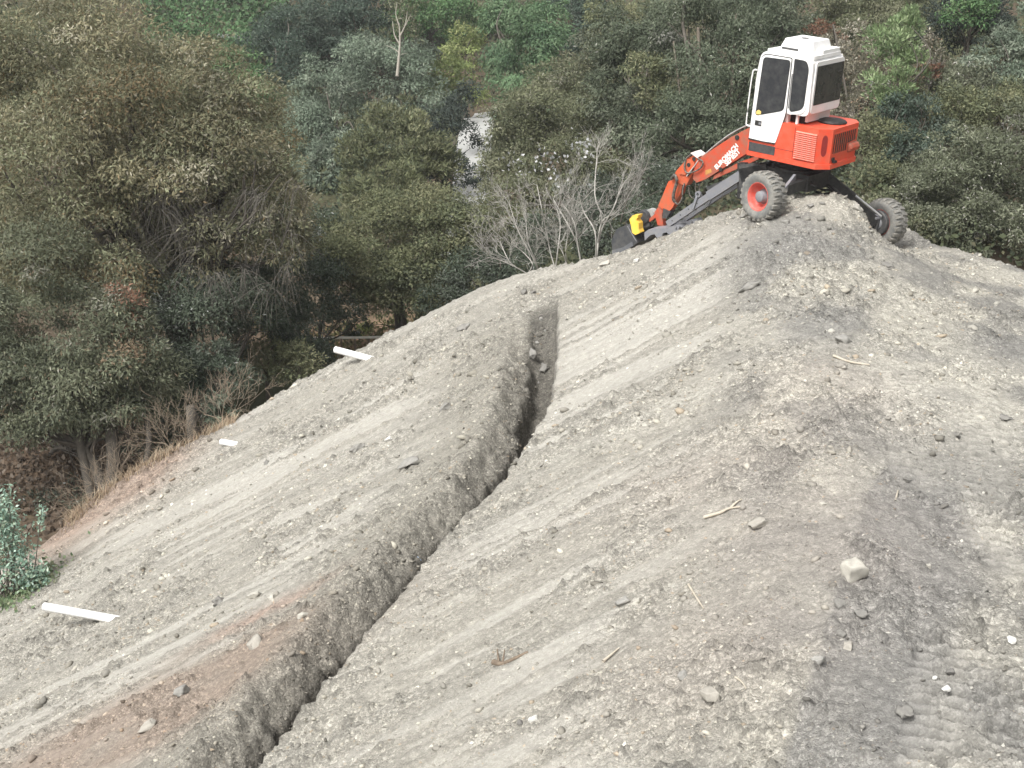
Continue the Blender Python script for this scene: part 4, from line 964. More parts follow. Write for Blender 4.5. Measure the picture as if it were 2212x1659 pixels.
# the big dome-shaped tree on the left
big, bb, bcl = plant('dome_tree', 'tree', 'huge dome-shaped brownish olive tree filling the upper left',
  [(300,440,370,440,45),(120,250,360,300,46),(500,420,180,320,44.3),(150,520,260,220,42.5),(230,610,200,90,43),(600,490,82,170,43.8)], 'dome', 11, base=(440,930,45), r0=.42, dens=.64, nl=26, zcut=-.45)
r = np.random.default_rng(5)
parts = []
for i in range(46):
    p0 = at(r.uniform(90, 640), r.uniform(380, 640), r.uniform(40.8, 42.2)); lean = r.normal(0, .35)
    for j in range(r.integers(7, 16)):
        g = r.normal(0, .22, 3); h = r.uniform(.5, 1.5); q = p0+r.normal(0, .12, 3)
        P_ = [q, q+np.array([g[0]*.5+lean*.3, g[1]*.4, -.22*h+.1]), q+np.array([g[0]*1.3+lean*.7, g[1]*.6, -.62*h]), q+np.array([g[0]*1.8+lean, g[1]*.7, -h])]
        parts.append(tube_np(spline(P_, 3), np.linspace(.010, .004, 10), 3))
tv, tf = merge(parts); o = mesh_np('hanging_twigs', tv-bb, tf, paint('grey_twig', (.150,.140,.120), .9, dirt=(.12,.105,.09), amt=.7), big, smooth=True); o['kind'] = 'stuff'
def bough(r):
    p = at(430+r.uniform(-40, 60), 620+r.uniform(-60, 120), 43.5); q = at(r.uniform(180, 640), r.uniform(230, 480), r.uniform(41, 43.5)); m = (p+q)/2+r.normal(0, .5, 3)
    return [p, m, q]
tv, tf = twigs_np(26, bough, r, .07, 5); mesh_np('boughs', tv-bb, tf, M['bark'], big, smooth=True)['kind'] = 'stuff'
# lower left tree with two bare trunks
g2, b2, c2 = plant('leaning_tree', 'tree', 'lower left grey-green tree with two bare trunks rising from the toe of the bank',
  [(140,740,210,190,39),(40,700,140,150,38.5),(270,780,95,130,38.5),(120,860,180,90,38.5),(90,915,150,50,38.3),(240,880,90,50,38.4)], 'grove', 12, base=(235,1065,38.5), r0=.20, dens=1.05, nl=16, zcut=-.8)
for q0, q1, q2, rr in (((238,1060),(243,960),(225,840),.19),((195,1040),(172,950),(150,830),.13),((305,1010),(322,940),(300,850),.09)):
    S = spline([at(*q0, 38.3)-np.array([0, 0, .5]), at(*q1, 38.4), at(*q2, 38.8)], 8)
    v, f = tube_np(S, np.linspace(rr, rr*.75, len(S))*(1+.10*rng.random(len(S))), 10); mesh_np('stem', v-b2, f, M['bark'], g2, smooth=True)
plant('rust_tipped_shrub', 'shrub', 'dull brown leafed sapling at the right edge of the lower left tree', [(270,650,35,40,38.2),(290,700,25,25,38.2)], 'rust', 13, base=(285,900,39.5), dens=.5)
plant('undergrowth_shrub', 'shrub', 'dark blue-green undergrowth below the dome-shaped tree', [(430,720,120,120,42.5),(500,660,80,90,43),(380,830,100,90,41),(470,800,90,70,41),(560,690,70,80,44.5),(520,600,90,70,45)], 'darkshrub', 14, base=(430,915,42.5), dens=.95)
plant('silver_shrub', 'shrub', 'small silvery shrub in the dark gap left of the drain pipes', [(480,790,26,50,41),(475,880,40,35,40)], 'greyeuc', 15, base=(480,930,40.5), dens=.8)
plant('undergrowth_shrub', 'shrub', 'dark shrub low behind the leaning trunks at the left edge', [(60,900,110,70,42),(330,960,60,55,40.5),(150,1090,70,50,39.5)], 'darkshrub', 16, base=(90,985,42.5), dens=.6)
plant('light_green_shrub', 'shrub', 'yellow-green shrub in the gap beside the dome-shaped tree', [(592,690,42,60,47.5),(560,650,30,40,48)], 'bright', 17, base=(595,790,48), dens=.8)  # light yellow-green leaf palette
plant('weedy_shrub', 'shrub', 'olive weedy shrub above the edge of the bank, left of the longest drop', [(575,780,75,60,45),(650,790,60,50,44)], 'olive', 18, base=(580,850,45), dens=.9)
plant('undergrowth_shrub', 'shrub', 'dark shrub between the weedy shrub and the round olive tree', [(690,640,70,100,50.5),(660,750,70,60,46),(640,560,60,100,51),(700,500,50,60,53),(630,690,60,90,47),(760,700,55,35,54.8)], 'darkshrub', 19, base=(680,790,50), dens=.95)
# the round olive tree and its neighbours
rt, rb, rc_ = plant('round_tree', 'tree', 'round olive-green tree in the middle, standing right above the bank edge', [(870,560,165,130,53),(790,560,105,100,51.5),(965,520,105,100,52.5),(880,465,110,58,53),(730,600,60,70,51),(1020,530,70,80,52),(860,650,120,45,52)], 'olive', 20, base=(868,745,54.5), r0=.17, dens=1.0, nl=14, zcut=-.75)
for q0, q1, q2 in (((868,735),(872,690),(860,640)),((888,735),(905,680),(935,640))):
    S = spline([at(*q0, 53.2)-np.array([0, 0, .4]), at(*q1, 53), at(*q2, 52.8)], 6); v, f = tube_np(S, np.linspace(.14, .09, len(S)), 8); mesh_np('stem', v-rb, f, M['bark'], rt, smooth=True)
plant('yellowish_tree', 'tree', 'yellowish-green crown just right of the round olive tree', [(1078,480,72,72,56),(1040,540,60,60,55)], 'olive', 21, base=(1075,660,56), dens=1.0)
plant('undergrowth_shrub', 'shrub', 'dark shrub under the yellowish crown at the bank edge', [(1040,610,80,70,51),(1110,580,70,60,50),(960,650,60,55,50.5)], 'darkshrub', 22, base=(1040,700,51), dens=.95)
plant('light_green_shrub', 'shrub', 'small bright weeds under the round olive tree', [(945,690,30,22,55),(820,710,60,25,56),(925,640,18,20,54.5)], 'bright', 23, base=(900,740,55.5), dens=.6)
# middle distance
plant('pine_tree', 'tree', 'olive conifer with upright tufts beside the pale road', [(870,330,115,75,72),(850,270,70,60,73),(840,420,105,75,70),(930,350,60,60,71),(780,350,50,60,72)], 'pine', 24, dens=1.05, cmul=.75)
plant('grey_gum_tree', 'tree', 'grey-green feathery tree behind the conifer', [(720,270,95,120,86),(690,190,55,70,88),(760,360,80,80,82),(690,380,60,70,82)], 'greyeuc', 25, dens=1.0)
plant('grey_gum_tree', 'tree', 'paler grey-green tree round the dead white snag', [(830,180,110,95,98),(920,230,90,70,95),(790,130,60,60,100),(905,140,50,60,101)], 'greyeuc', 26, dens=1.0)
plant('dark_tree', 'tree', 'dark blue-green tree left of the grey-green trees', [(600,190,80,110,104),(570,120,50,70,106),(640,90,80,80,110),(560,240,60,70,102)], 'bluegreen', 27, dens=1.0)
plant('dark_tree', 'tree', 'dark blue-green tree at the top edge left of the dead white snag', [(740,60,100,90,116),(700,120,60,60,112),(790,30,60,60,118)], 'bluegreen', 28, dens=1.0)
plant('yellow_tree', 'tree', 'yellow-green tree standing left of the road gap', [(1008,110,48,60,106),(985,180,60,45,103),(945,190,40,40,104)], 'bright', 29, dens=1.0)
plant('willow_tree', 'tree', 'tall drooping green tree above the road', [(1125,110,95,125,96),(1140,200,90,90,94),(1090,50,60,60,100),(1190,140,60,90,95)], 'willow', 30, dens=1.05)
plant('shade_tree', 'tree', 'very dark tree overhanging the left side of the road', [(945,300,68,75,79),(985,350,30,28,78),(1000,215,34,45,84),(940,390,60,40,76),(1022,385,22,30,75),(1030,310,16,18,80)], 'dark', 31, dens=.85)
plant('background_tree', 'tree', 'green tree at the top edge between dead white snag and yellow-green tree', [(930,50,75,70,124),(985,40,45,60,126),(880,20,60,50,126)], 'midgreen', 32, dens=1.0)
plant('background_tree', 'tree', 'dark green tree at the top edge right of the drooping tree', [(1240,70,70,100,108),(1290,30,60,60,112)], 'bluegreen', 33, dens=1.0)
plant('background_tree', 'tree', 'mid-green tree at the top edge above the road', [(1060,10,60,50,126),(1180,0,70,50,122)], 'midgreen', 34, dens=1.0)
plant('hedge_shrub', 'shrub', 'green shrub on the upper left slope below the ivy', [(520,150,60,50,96),(545,205,55,50,95)], 'midgreen', 35, dens=.9)
# right of the road
plant('brown_shrub', 'shrub', 'large brownish olive thicket right of the road', [(1200,290,130,105,70),(1150,250,70,60,72),(1290,300,90,90,68),(1120,360,60,80,68),(1078,290,32,70,68),(1060,390,26,60,66)], 'brown', 36, dens=1.0)
plant('brown_shrub', 'shrub', 'brown-green thicket above the large one, left of the tall gums', [(1290,180,100,85,80),(1200,190,70,60,84),(1350,250,70,80,72)], 'brown', 37, dens=1.0)
wf, wb, wc = plant('flowering_shrub', 'shrub', 'shrub dotted with white blossoms above the bare branches', [(1200,400,140,70,60),(1300,380,80,70,59),(1120,430,60,50,60)], 'brown', 38, dens=.9)
r = np.random.default_rng(8); bp = []
for cx, cy, sx, sy, n in ((1120,355,40,20,26),(1180,345,40,22,22),(1265,312,22,22,36),(1215,385,45,22,20),(1275,420,40,30,12),(1215,330,60,25,14)):
    for _ in range(n): bp.append(at(cx+r.normal(0, sx*.6), cy+r.normal(0, sy*.6), 56.5+r.uniform(-.4, .4)))
V, Fc = leaves(np.array(bp), unit(r, len(bp)), unit(r, len(bp)), np.full(len(bp), .16), np.full(len(bp), .13))
o = mesh_np('blossoms', V-wb, Fc, M['leaf'], wf, col=np.full((len(V), 3), .60)); o['kind'] = 'stuff'
plant('undergrowth_shrub', 'shrub', 'dark scrub behind the bare branches and the bucket', [(1330,500,120,80,52),(1200,520,110,60,53),(1450,430,90,80,53),(1280,430,80,60,57)], 'darkshrub', 39, base=(1330,640,51), dens=.9)
g3, b3, c3 = plant('tall_gum_tree', 'tree', 'tall dark gum tree directly behind the excavator boom', [(1560,180,110,190,58),(1500,80,110,120,60),(1580,330,100,100,55),(1640,60,80,110,60),(1480,300,90,110,56)], 'darkeuc', 40, base=(1560,440,57), r0=.3, dens=1.0, nl=20)
for q0, q1, rr in (((1520,420),(1508,60),.11),((1565,400),(1590,30),.08),((1480,400),(1455,90),.07)):
    S = spline([at(*q0, 56.2), (at(*q0, 56.2)+at(*q1, 57.5))/2+rng.normal(0, .25, 3), at(*q1, 58.5)], 8); v, f = tube_np(S, np.linspace(rr, rr*.6, len(S)), 8); mesh_np('stem', v-b3, f, paint('brown_bark', (.095,.08,.062), .9, dirt=(.2,.17,.13), amt=.6), g3, smooth=True)
plant('tall_gum_tree', 'tree', 'dark gum tree left of the one behind the boom, with a lighter green top', [(1400,300,90,150,61),(1370,110,110,130,66),(1330,200,70,90,66),(1440,420,70,70,56)], 'darkeuc', 41, base=(1410,480,59), r0=.25, dens=1.0, nl=14)
plant('light_green_tree', 'tree', 'lighter green crown among the dark gums', [(1395,160,55,55,59),(1420,215,45,35,58.5),(1340,60,80,60,68)], 'olive', 42, base=(1400,420,60), dens=.9)  # olive leaf palette, lighter than the gums around it
plant('background_tree', 'tree', 'grey brown tree at the top edge left of the cab', [(1700,70,90,110,64),(1620,10,90,60,68),(1740,180,70,90,60)], 'darkeuc', 43, base=(1700,350,60), dens=1.0)
# hillside right of the cab
HG = 'trees and shrubs on the right hillside'
def hill(*a, **k): return plant(*a, group=HG, **k)
hill('dry_shrub', 'shrub', 'dry shrub with pale leaves right beside the cab', [(1860,170,70,110,57),(1840,260,60,70,54),(1800,140,60,70,60)], 'drypale', 50, base=(1850,360,54), dens=1.0)
hill('feathery_shrub', 'shrub', 'tall feathery bright green shrub right of the cab', [(1945,110,52,75,52),(1925,190,48,60,51.5),(1960,60,30,40,52.5)], 'feather', 51, base=(1935,285,51), dens=1.15, cmul=.8)
hill('rust_shrub', 'shrub', 'rust-coloured bush just above the cab roof', [(1775,68,34,22,60),(1790,90,30,20,60)], 'rust', 52, base=(1775,150,61), dens=.9)
hill('rust_shrub', 'shrub', 'small red-brown bush right of the feathery green one', [(2003,165,36,28,55)], 'rust', 53, base=(2003,230,54), dens=.8)
hill('olive_tree', 'tree', 'olive tree at the top edge above the feathery shrub', [(1860,30,100,60,70),(1960,20,80,60,68),(1900,80,70,40,66)], 'brown', 54, dens=1.0)
hill('olive_tree', 'tree', 'dull green tree at the top edge above the cab', [(1760,0,90,50,74),(1820,-10,70,50,76)], 'olive', 55, dens=.9)
hill('dark_tree', 'tree', 'dark green tree in the top right corner region, left of the bluish one', [(2080,35,85,60,60),(2130,70,60,50,59),(2030,80,50,50,60)], 'dark', 56, base=(2080,150,60), dens=.9)
hill('midgreen_shrub', 'shrub', 'fresh green patch in the dark tree at the top right', [(2085,30,55,35,58),(2120,20,40,30,58)], 'midgreen', 57, base=(2085,150,59), dens=.7)
hill('bluish_tree', 'tree', 'bluish grey-green tree at the upper right edge', [(2150,130,80,75,57),(2200,80,60,80,58),(2190,180,60,50,56)], 'greyeuc', 58, base=(2150,260,55), dens=1.0)
hill('pale_shrub', 'shrub', 'pale yellow-leaved sprig below the dark tree', [(2010,100,28,30,57),(2030,130,20,22,57)], 'drypale', 59, base=(2010,200,56), dens=.6)
hill('midgreen_shrub', 'shrub', 'mid-green thicket across the middle of the right hillside', [(2060,245,100,55,52),(2140,250,90,55,51),(2200,230,70,50,52),(2000,230,60,50,53)], 'olive', 60, base=(2080,330,51), dens=1.0)
hill('brown_shrub', 'shrub', 'brown thicket between the red-brown bush and the bluish tree', [(2080,170,70,45,55),(2040,190,50,40,55)], 'greybush', 61, base=(2080,240,54), dens=1.0)
hill('dark_tree', 'tree', 'dark green bush behind the engine housing', [(1985,275,65,65,50),(1935,240,50,40,51),(1960,330,60,45,49)], 'bluegreen', 62, base=(1980,370,49), dens=1.0)
hill('olive_shrub', 'shrub', 'olive scrub right of the engine housing', [(1900,330,70,80,50),(1930,400,70,60,48),(1880,400,50,50,48)], 'olive', 63, base=(1900,450,48.5), dens=.9)
hill('grey_bush', 'shrub', 'largest grey-brown bush at the right edge, above the far wheel', [(2110,400,150,120,44),(2190,370,100,130,45),(2040,440,90,90,43),(2150,500,130,70,42),(2000,400,60,60,45)], 'greybush', 64, base=(2110,570,43), r0=.1, dens=1.05, nl=18)
hill('brown_shrub', 'shrub', 'brown scrub low behind the far wheel', [(1940,460,60,50,45),(1880,460,60,40,46),(1990,500,50,40,42.5)], 'brown', 65, base=(1940,520,44), dens=.9)
hill('undergrowth_shrub', 'shrub', 'dark scrub below the engine housing and behind the wheels', [(1700,330,110,90,52),(1790,390,90,60,50),(1620,420,70,50,52),(1700,420,80,40,50)], 'darkshrub', 66, base=(1700,470,51), dens=.9)
# the dead white snag
sn_b = at(858,165,93)-np.array([0, 0, 1.5]); parts = []
for pth, r0 in ((((858,165),(862,120),(864,85),(862,50)),.20),(((863,95),(852,75),(848,45)),.11),(((860,112),(845,102),(832,98)),.07),(((863,80),(875,55),(880,25)),.10),(((862,55),(855,30),(858,5)),.08),(((866,118),(880,115)),.05),(((876,55),(888,30)),.06)):
    S = spline([at(*q, 93) for q in pth], 4); parts.append(tube_np(S, .62*np.linspace(r0, r0*.3, len(S)), 6))
v, f = merge(parts); sn = mesh_np('dead_tree', v-sn_b, f, paint('bleached_bark', (.30,.28,.235), .9, dirt=(.25,.22,.18), amt=.6), loc=tuple(sn_b), smooth=True)
tag(sn, 'dead pale tree snag without leaves near the top, left of centre', 'tree', TG)
# a rusty dry crown over the snag
plant('dry_crown_tree', 'tree', 'thin brown-twigged crown behind the dead pale snag', [(870,35,40,45,97),(885,70,25,30,97)], 'brown', 70, dens=.4)

# bare pale shrubs at the far edge of the bank
def bare(label, base, tips, seed, r0, fine, name='bare_shrub', mat='twig', group='bare pale shrubs behind the bank'):
    """tips: list of pixel paths for the main stems"""
    r = np.random.default_rng(seed); t = base[2]; b = at(*base); parts = []; r0 *= .55; fine = int(fine*1.05)
    def grow(p, d, L, rad, dep):
        n = 4; P_ = [p]
        for i in range(n):
            d = d+r.normal(0, .16, 3)+np.array([0, 0, .05]); d /= np.linalg.norm(d); P_.append(P_[-1]+d*L/n)
        parts.append(tube_np(np.array(P_), np.linspace(rad, rad*.55, n+1), 5 if rad > .02 else 3))
        if dep > 0:
            for k2 in range(r.integers(3, 6)):
                q = P_[r.integers(1, n+1)]; nd = d+r.normal(0, .50, 3)+np.array([0, 0, .15]); nd /= np.linalg.norm(nd); grow(q, nd, L*r.uniform(.5, .75), max(rad*.5, .0045), dep-1)
    for pth in tips:
        S = spline([b]+[at(q[0], q[1], t+r.uniform(-.5, .3)) for q in pth], 4); parts.append(tube_np(S, np.linspace(r0, r0*.5, len(S)), 6))
        for k2 in range(fine):
            i = r.integers(max(1, len(S)//3), len(S)); d = S[i]-S[i-1]; d = d/np.linalg.norm(d)+r.normal(0, .45, 3); d /= np.linalg.norm(d)
            grow(S[i], d, r.uniform(.45, .95), r0*.4, 2)
    v, f = merge(parts); o = mesh_np(name, v-b, f, M[mat], loc=tuple(b), smooth=True); tag(o, label, 'shrub', group); return o
bare('tallest bare pale shrub, forking close behind the yellow bucket guard', (1288,560,37), [[(1292,520),(1300,470),(1285,420),(1290,330)],[(1298,500),(1325,450),(1345,400),(1372,370)],[(1285,500),(1262,460),(1250,420)],[(1300,480),(1335,455),(1385,380)]], 80, .05, 8)
bare('pale slanting shrub stems left of the tallest bare shrub', (1255,570,37.5), [[(1248,530),(1240,480),(1215,440)],[(1250,540),(1235,500),(1195,430)]], 81, .042, 6)
bare('bare shrub with a bright white stem in the middle of the group', (1200,580,38), [[(1190,550),(1180,500),(1170,450),(1160,400)],[(1205,540),(1210,480),(1195,430)]], 82, .038, 6)
bare('bare shrub with white stems above the bank edge, left in the group', (1165,590,38.5), [[(1155,560),(1140,520),(1136,470)],[(1150,555),(1120,500),(1100,440)]], 83, .04, 7)
bare('low bare branch sprawling to the left over the bank edge', (1140,592,38), [[(1110,575),(1080,562),(1050,555)],[(1105,570),(1090,545),(1080,520)],[(1150,570),(1130,545),(1110,530)]], 84, .036, 6)
bare('bare shrub close to the right of the bright white stem', (1225,575,38.5), [[(1222,540),(1228,500),(1238,440)],[(1215,545),(1200,520)]], 85, .03, 6)
bare('thin dry shrub at the toe of the bank above the pipe stub', (478,935,37.2), [[(480,905),(485,870),(500,850)],[(470,905),(440,895)],[(490,900),(520,880)]], 86, .03, 5, mat='tan', group='dry scrub at the toe of the bank')
bare('dry tangled scrub on the toe of the bank by the leaning trunks', (380,990,37), [[(360,960),(330,955)],[(390,960),(410,940)],[(370,965),(350,930)]], 87, .02, 6, mat='tan', group='dry scrub at the toe of the bank')
bare('dry tangled scrub left of the grass at the foot of the leaning trunks', (235,1085,36.5), [[(215,1050),(200,1040)],[(245,1050),(250,1030)],[(225,1060),(180,1070)]], 88, .018, 6, mat='tan', group='dry scrub at the toe of the bank')
# stump by the grass
o = lathe('tree_stump', [(.17, -.4), (.14, .2), (.13, .75), (.08, .78), (0, .76)], M['bark'], None, tuple(at(416,935,37.6)), n=14, axis='z', caps=False, smooth=True)
tag(o, 'short grey stump with a dark top behind the dry grass', 'stump')

# ------------------------------------------------------------------ ground cover, ivy, grass
def cover(name, label, n, px, py, pal, seed, size, hgt, hitf=vhit, mat='leaf', up=.6):
    r = np.random.default_rng(seed)
    a = r.uniform(*px, n); b = r.uniform(*py, n)
    d = np.stack([(a-1106)/F, _c-(b-829.5)/F*_s, -_s-(b-829.5)/F*_c], -1)
    ts = np.linspace(38, 150, 90); best = np.full(n, np.nan)
    for t in ts[::-1]:
        p = d*t; u = p[:, 2] < gv(p[:, 0], p[:, 1]); best = np.where(u, t, best)
    ok = ~np.isnan(best); P_ = d[ok]*best[ok][:, None]; n = len(P_)
    rdm = np.min(np.hypot(P_[:, None, 0]-RC[None, ::3, 0], P_[:, None, 1]-RC[None, ::3, 1]), 1) > 2.3; P_ = P_[rdm]; best = best[ok][rdm]; n = len(P_); ok = slice(None)
    P_[:, :2] += r.normal(0, .4, (n, 2)); P_[:, 2] = gv(P_[:, 0], P_[:, 1])+r.random(n)**2*hgt
    P_[:, 2] += .5*hgt*fbm(P_[:, 0]*.5, P_[:, 1]*.5, 3, k=50)
    L = np.maximum(size, 4.5*best[ok]/1389)*r.uniform(.6, 1.4, n)
    ax = unit(r, n)+np.array([0, 0, .1]); ax /= np.linalg.norm(ax, axis=1)[:, None]
    V, Fc = leaves(P_, ax, unit(r, n)*.6+np.array([0, -.5, up]), L, L*.6)
    cols = np.array([p[0] for p in pal]); pr = np.array([p[1] for p in pal]); cl = np.clip(fbm(P_[:, 0]*.25, P_[:, 1]*.25, 3, k=51), 0, 1)
    col = cols[r.choice(len(pr), n, p=pr/pr.sum())]*(.55+.9*cl)[:, None]*r.uniform(.75, 1.25, (n, 1))
    o = mesh_np(name, V, Fc, M[mat], col=np.repeat(col, 4, 0)); tag(o, label, 'ground cover', kind='stuff'); return o
cover('undergrowth', 'leafy undergrowth covering the valley floor and hillsides', 46000, (-100,2300), (-60,620), [((.085,.10,.055),.4),((.062,.075,.048),.35),((.12,.115,.07),.25)], 90, .2, 1.1)
cover('leaf_litter', 'grey-brown leaf litter on the shaded valley floor at the left edge', 7000, (-60,430), (920,1160), [((.12,.09,.065),.5),((.085,.068,.052),.3),((.17,.14,.11),.2)], 93, .16, .12)
cover('ivy', 'sheet of bright green ivy on the slope at the top left', 9000, (320,620), (-40,125), [((.105,.185,.085),.5),((.15,.235,.12),.3),((.065,.12,.055),.2)], 91, .26, .5)
b_ = [vhit(470+i*16, 88+i*1.2)+np.array([0, 0, .5]) for i in range(9)]
S = spline(b_, 4); v = np.vstack([S+np.array([0, -.55, -.2]), S+np.array([0, .5, 0])]); n = len(S)
o = mesh_np('hillside_path', v, np.stack([np.arange(n-1), np.arange(1, n), n+np.arange(1, n), n+np.arange(n-1)], -1), M['road'], smooth=True); tag(o, 'narrow pale path crossing the ivy slope', kind='structure')
b_ = [vhit(1868+i*9, 214-i*.5)+np.array([0, -.6, .8]) for i in range(6)]
S = spline(b_, 4); v = np.vstack([S+np.array([0, -.3, -.25]), S+np.array([0, .3, 0])]); n = len(S)
o = mesh_np('hillside_path', v, np.stack([np.arange(n-1), np.arange(1, n), n+np.arange(1, n), n+np.arange(n-1)], -1), M['road'], smooth=True); tag(o, 'short pale ledge of the path right of the cab', kind='structure')
# dry grass along the toe
r = np.random.default_rng(92); parts = []; n = 1500
q = np.clip(r.choice(r.random(46), n)+r.normal(0, .012, n), 0, 1); lx = np.interp(q, [0, .35, .75, 1], [150, 270, 400, 500]); ly = np.interp(q, [0, .35, .75, 1], [1120, 1030, 955, 905]); spread = np.interp(q, [0, .5, .8, 1], [12, 30, 22, 8])
px = lx+r.normal(0, 1, n)*spread*.8; py = ly+r.normal(0, 1, n)*spread*.45+8
tS = np.interp(px, [s[0] for s in SIL[:8]], [s[2] for s in SIL[:8]])
dd = np.stack([(px-1106)/F, _c-(py-829.5)/F*_s, -_s-(py-829.5)/F*_c], -1); P_ = dd*(tS+r.normal(0, .25, n))[:, None]
P_[:, 2] = gzs(P_[:, 0], P_[:, 1])-.02
az = r.uniform(0, 6.28, n); ln = r.uniform(.12, .45, n); bend = r.uniform(.3, 1.1, n); wd = .010
rows = []
for s in (0, .35, .7, 1.):
    c = P_+np.stack([np.cos(az)*ln*bend*s*s, np.sin(az)*ln*bend*s*s, ln*s*(1-.35*bend*s)], -1); wv = np.stack([-np.sin(az), np.cos(az), 0*az], -1)*wd*(1.05-s)
    rows += [c-wv, c+wv]
V = np.stack(rows, 1).reshape(-1, 3); base = (np.arange(n)*8)[:, None, None]
Fc = (np.array([[0,1,3,2],[2,3,5,4],[4,5,7,6]])[None]+base).reshape(-1, 4)
gc = np.array([[.40,.32,.22],[.34,.26,.18],[.44,.37,.27],[.28,.21,.15]])[r.integers(0, 4, n)]*r.uniform(.8, 1.2, (n, 1))
o = mesh_np('dry_grass', V, Fc, M['dry'], col=np.repeat(gc, 8, 0)); tag(o, 'dry tan grass along the toe of the bank', 'grass', kind='stuff')

# ------------------------------------------------------------------ the leafy bush at the left edge
bs = ghit(25, 1285); bush = empty('leafy_bush', tuple(bs)); tag(bush, 'blue-green broad-leaved bush cut off by the left edge of the frame', 'bush')
r = np.random.default_rng(94); tB = np.linalg.norm(bs)*.985
sc_ = bs[1]/ray(25, 1285)[1]; stems = []; lp = []
def bq(px, py, dt=0): return ray(px, py)*(sc_-.5+dt)-bs
for (x0, y0), (x1, y1), n in (((25,1285),(18,1040),34),((20,1280),(-20,1060),30),((30,1285),(30,1090),34),((5,1285),(8,1050),34),((35,1285),(60,1140),18),((70,1270),(92,1085),15),((10,1290),(-10,1130),26),((45,1290),(105,1215),14),((15,1290),(40,1110),20),((-20,1290),(-60,1120),22),((0,1285),(70,1210),16),((-10,1290),(30,1180),20)):
    a, b = bq(x0, y0), bq(x1, y1, r.uniform(-.5, .5)); S = spline([a, (a+b)/2+r.normal(0, .08, 3), b], 6); stems.append(tube_np(S, np.linspace(.018, .006, len(S)), 5))
    for k2 in range(n):
        f_ = r.uniform(.15, 1.02); i = min(int(f_*(len(S)-1)), len(S)-1); lp.append((S[i]+r.normal(0, .06, 3), r.uniform(.10, .16)))
n = 2600; sx = np.array([5, 22, -15, 40, 85, 60, 90]); sy = np.array([1110, 1170, 1150, 1210, 1245, 1255, 1120]); sw = np.array([30, 30, 35, 30, 22, 30, 9]); sh = np.array([50, 55, 60, 45, 28, 25, 30])
kq = r.choice(7, n, p=[.2, .22, .17, .16, .1, .12, .03]); P_ = np.array([bq(a_, b_, c_) for a_, b_, c_ in zip(sx[kq]+r.normal(0, .55, n)*sw[kq], sy[kq]+r.normal(0, .55, n)*sh[kq], r.normal(0, .25, n))])
V, Fc = leaves(P_, unit(r, n)*.8+np.array([0, -.1, .25]), unit(r, n)*.6+np.array([0, -.3, .9]), r.uniform(.07, .13, n), r.uniform(.035, .06, n))
bc = np.array([[.19,.30,.23],[.25,.35,.27],[.29,.37,.26],[.13,.21,.16]])[r.integers(0, 4, n)]*r.uniform(.7, 1.2, (n, 1))
o = mesh_np('foliage', V, Fc, M['waxy'], bush, col=np.repeat(bc, 4, 0)); o['kind'] = 'stuff'
v, f = merge(stems); mesh_np('stem', v, f, M['bark'], bush, smooth=True)
lm = []
for k2, cl_ in enumerate(((.22,.33,.24),(.29,.40,.30),(.34,.42,.29),(.15,.24,.17))):
    V = np.array([[0,0,0],[.35,.19,.03],[.75,.15,.02],[1,0,-.10],[.75,-.15,.02],[.35,-.19,.03],[.4,0,-.02]]); Fc = np.array([[0,6,1],[1,6,2],[2,6,3],[3,6,4],[4,6,5],[5,6,0]])
    o = mesh_np('leaf', V, Fc, M['waxy'], bush, col=np.tile(cl_, (7, 1))); lm.append(o.data); bpy.data.objects.remove(o)
for k2, (p, L) in enumerate(lp):
    o = link('leaf', lm[r.choice(4, p=[.4, .3, .12, .18])], bush, tuple(p)); o.scale = (L, L, L); o.rotation_euler = (r.normal(0, .6), r.normal(-.1, .6), r.uniform(0, 6.28))
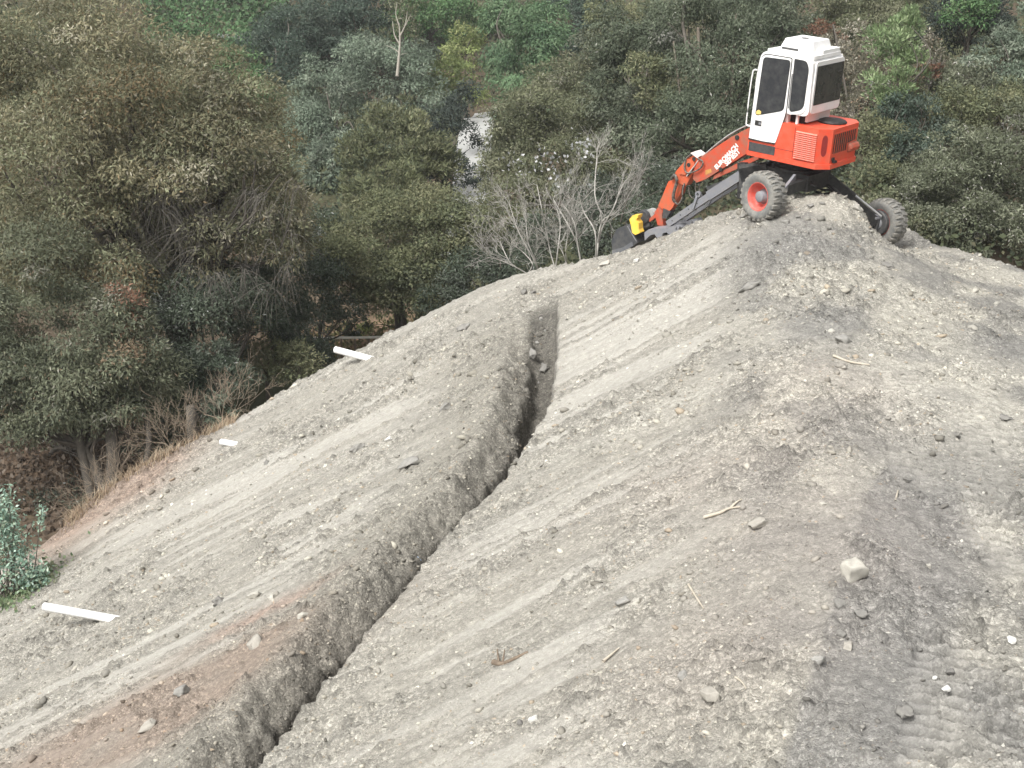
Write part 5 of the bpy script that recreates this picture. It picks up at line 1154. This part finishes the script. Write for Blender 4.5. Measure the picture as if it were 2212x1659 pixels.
# weeds below the bush
r = np.random.default_rng(95); n = 1100; px = r.normal(45, 38, n); py = 1250+r.normal(0, 28, n)-(px-45)*.25
dd = np.stack([(px-1106)/F, _c-(py-829.5)/F*_s, -_s-(py-829.5)/F*_c], -1); P_ = dd*(sc_*.992); P_ = P_+np.stack([0*px, r.normal(0, .5, n), 0*px], -1); P_[:, 2] = gzs(P_[:, 0], P_[:, 1])+r.random(n)*.16
V, Fc = leaves(P_, unit(r, n), unit(r, n)+np.array([0, -.3, .8]), r.uniform(.07, .15, n), r.uniform(.05, .09, n))
wc_ = np.array([[.19,.26,.14],[.24,.29,.17],[.14,.20,.11],[.28,.29,.19]])[r.integers(0, 4, n)]*r.uniform(.8, 1.2, (n, 1))
o = mesh_np('weeds', V, Fc, M['leaf'], col=np.repeat(wc_, 4, 0)); tag(o, 'low green weeds on the bank below the leafy bush', 'weeds', kind='stuff')


# thin pale rail fence far behind the drain pipe
a_, b_ = at(640, 731, 52.5), at(845, 728, 52.5); fr = empty('rail_fence', (a_[0], a_[1], float(gv(a_[0], a_[1])[0])))
tag(fr, 'thin pale rail fence behind the round olive tree and the far drain pipe', 'fence'); fo = np.array(fr.location)
beam('rail', a_-fo, b_-fo, .07, .07, paint('pale_rail_paint', (.80,.77,.70), .7, dirt=(.5,.46,.4), amt=.7, scale=3), fr)
for i in range(7):
    p = a_+(b_-a_)*(i+.3)/7; beam('post', (p[0], p[1]+.08, gv(p[0], p[1])[0]-.2)-fo, (p[0], p[1]+.08, p[2]+.02)-fo, .07, .07, M['wood'], fr, up=(0, 1, 0))
cover('fence_weeds', 'low dry weeds on the brown ground at the rail fence', 900, (650,860), (728,775), [((.20,.19,.09),.4),((.14,.14,.07),.3),((.30,.23,.14),.3)], 97, .16, .5)

# ------------------------------------------------------------------ valley air
bm = bmesh.new(); bmesh.ops.create_cube(bm, size=1)
for v_ in bm.verts: v_.co = Vector((v_.co.x*236, v_.co.y*280+118, -22+(v_.co.z+.5)*60))
hz = bm_done('haze', bm, None); hm = bpy.data.materials.new('valley_haze'); hm.use_nodes = True; ht = hm.node_tree; ht.nodes.clear()
pv = ht.nodes.new('ShaderNodeVolumePrincipled'); pv.inputs['Color'].default_value = (.95, .97, 1, 1); pv.inputs['Density'].default_value = .0003; pv.inputs['Anisotropy'].default_value = 0
om = ht.nodes.new('ShaderNodeOutputMaterial'); ht.links.new(pv.outputs[0], om.inputs['Volume']); hz.data.materials.append(hm)
tag(hz, 'thin grey haze in the valley air', 'haze', kind='stuff')
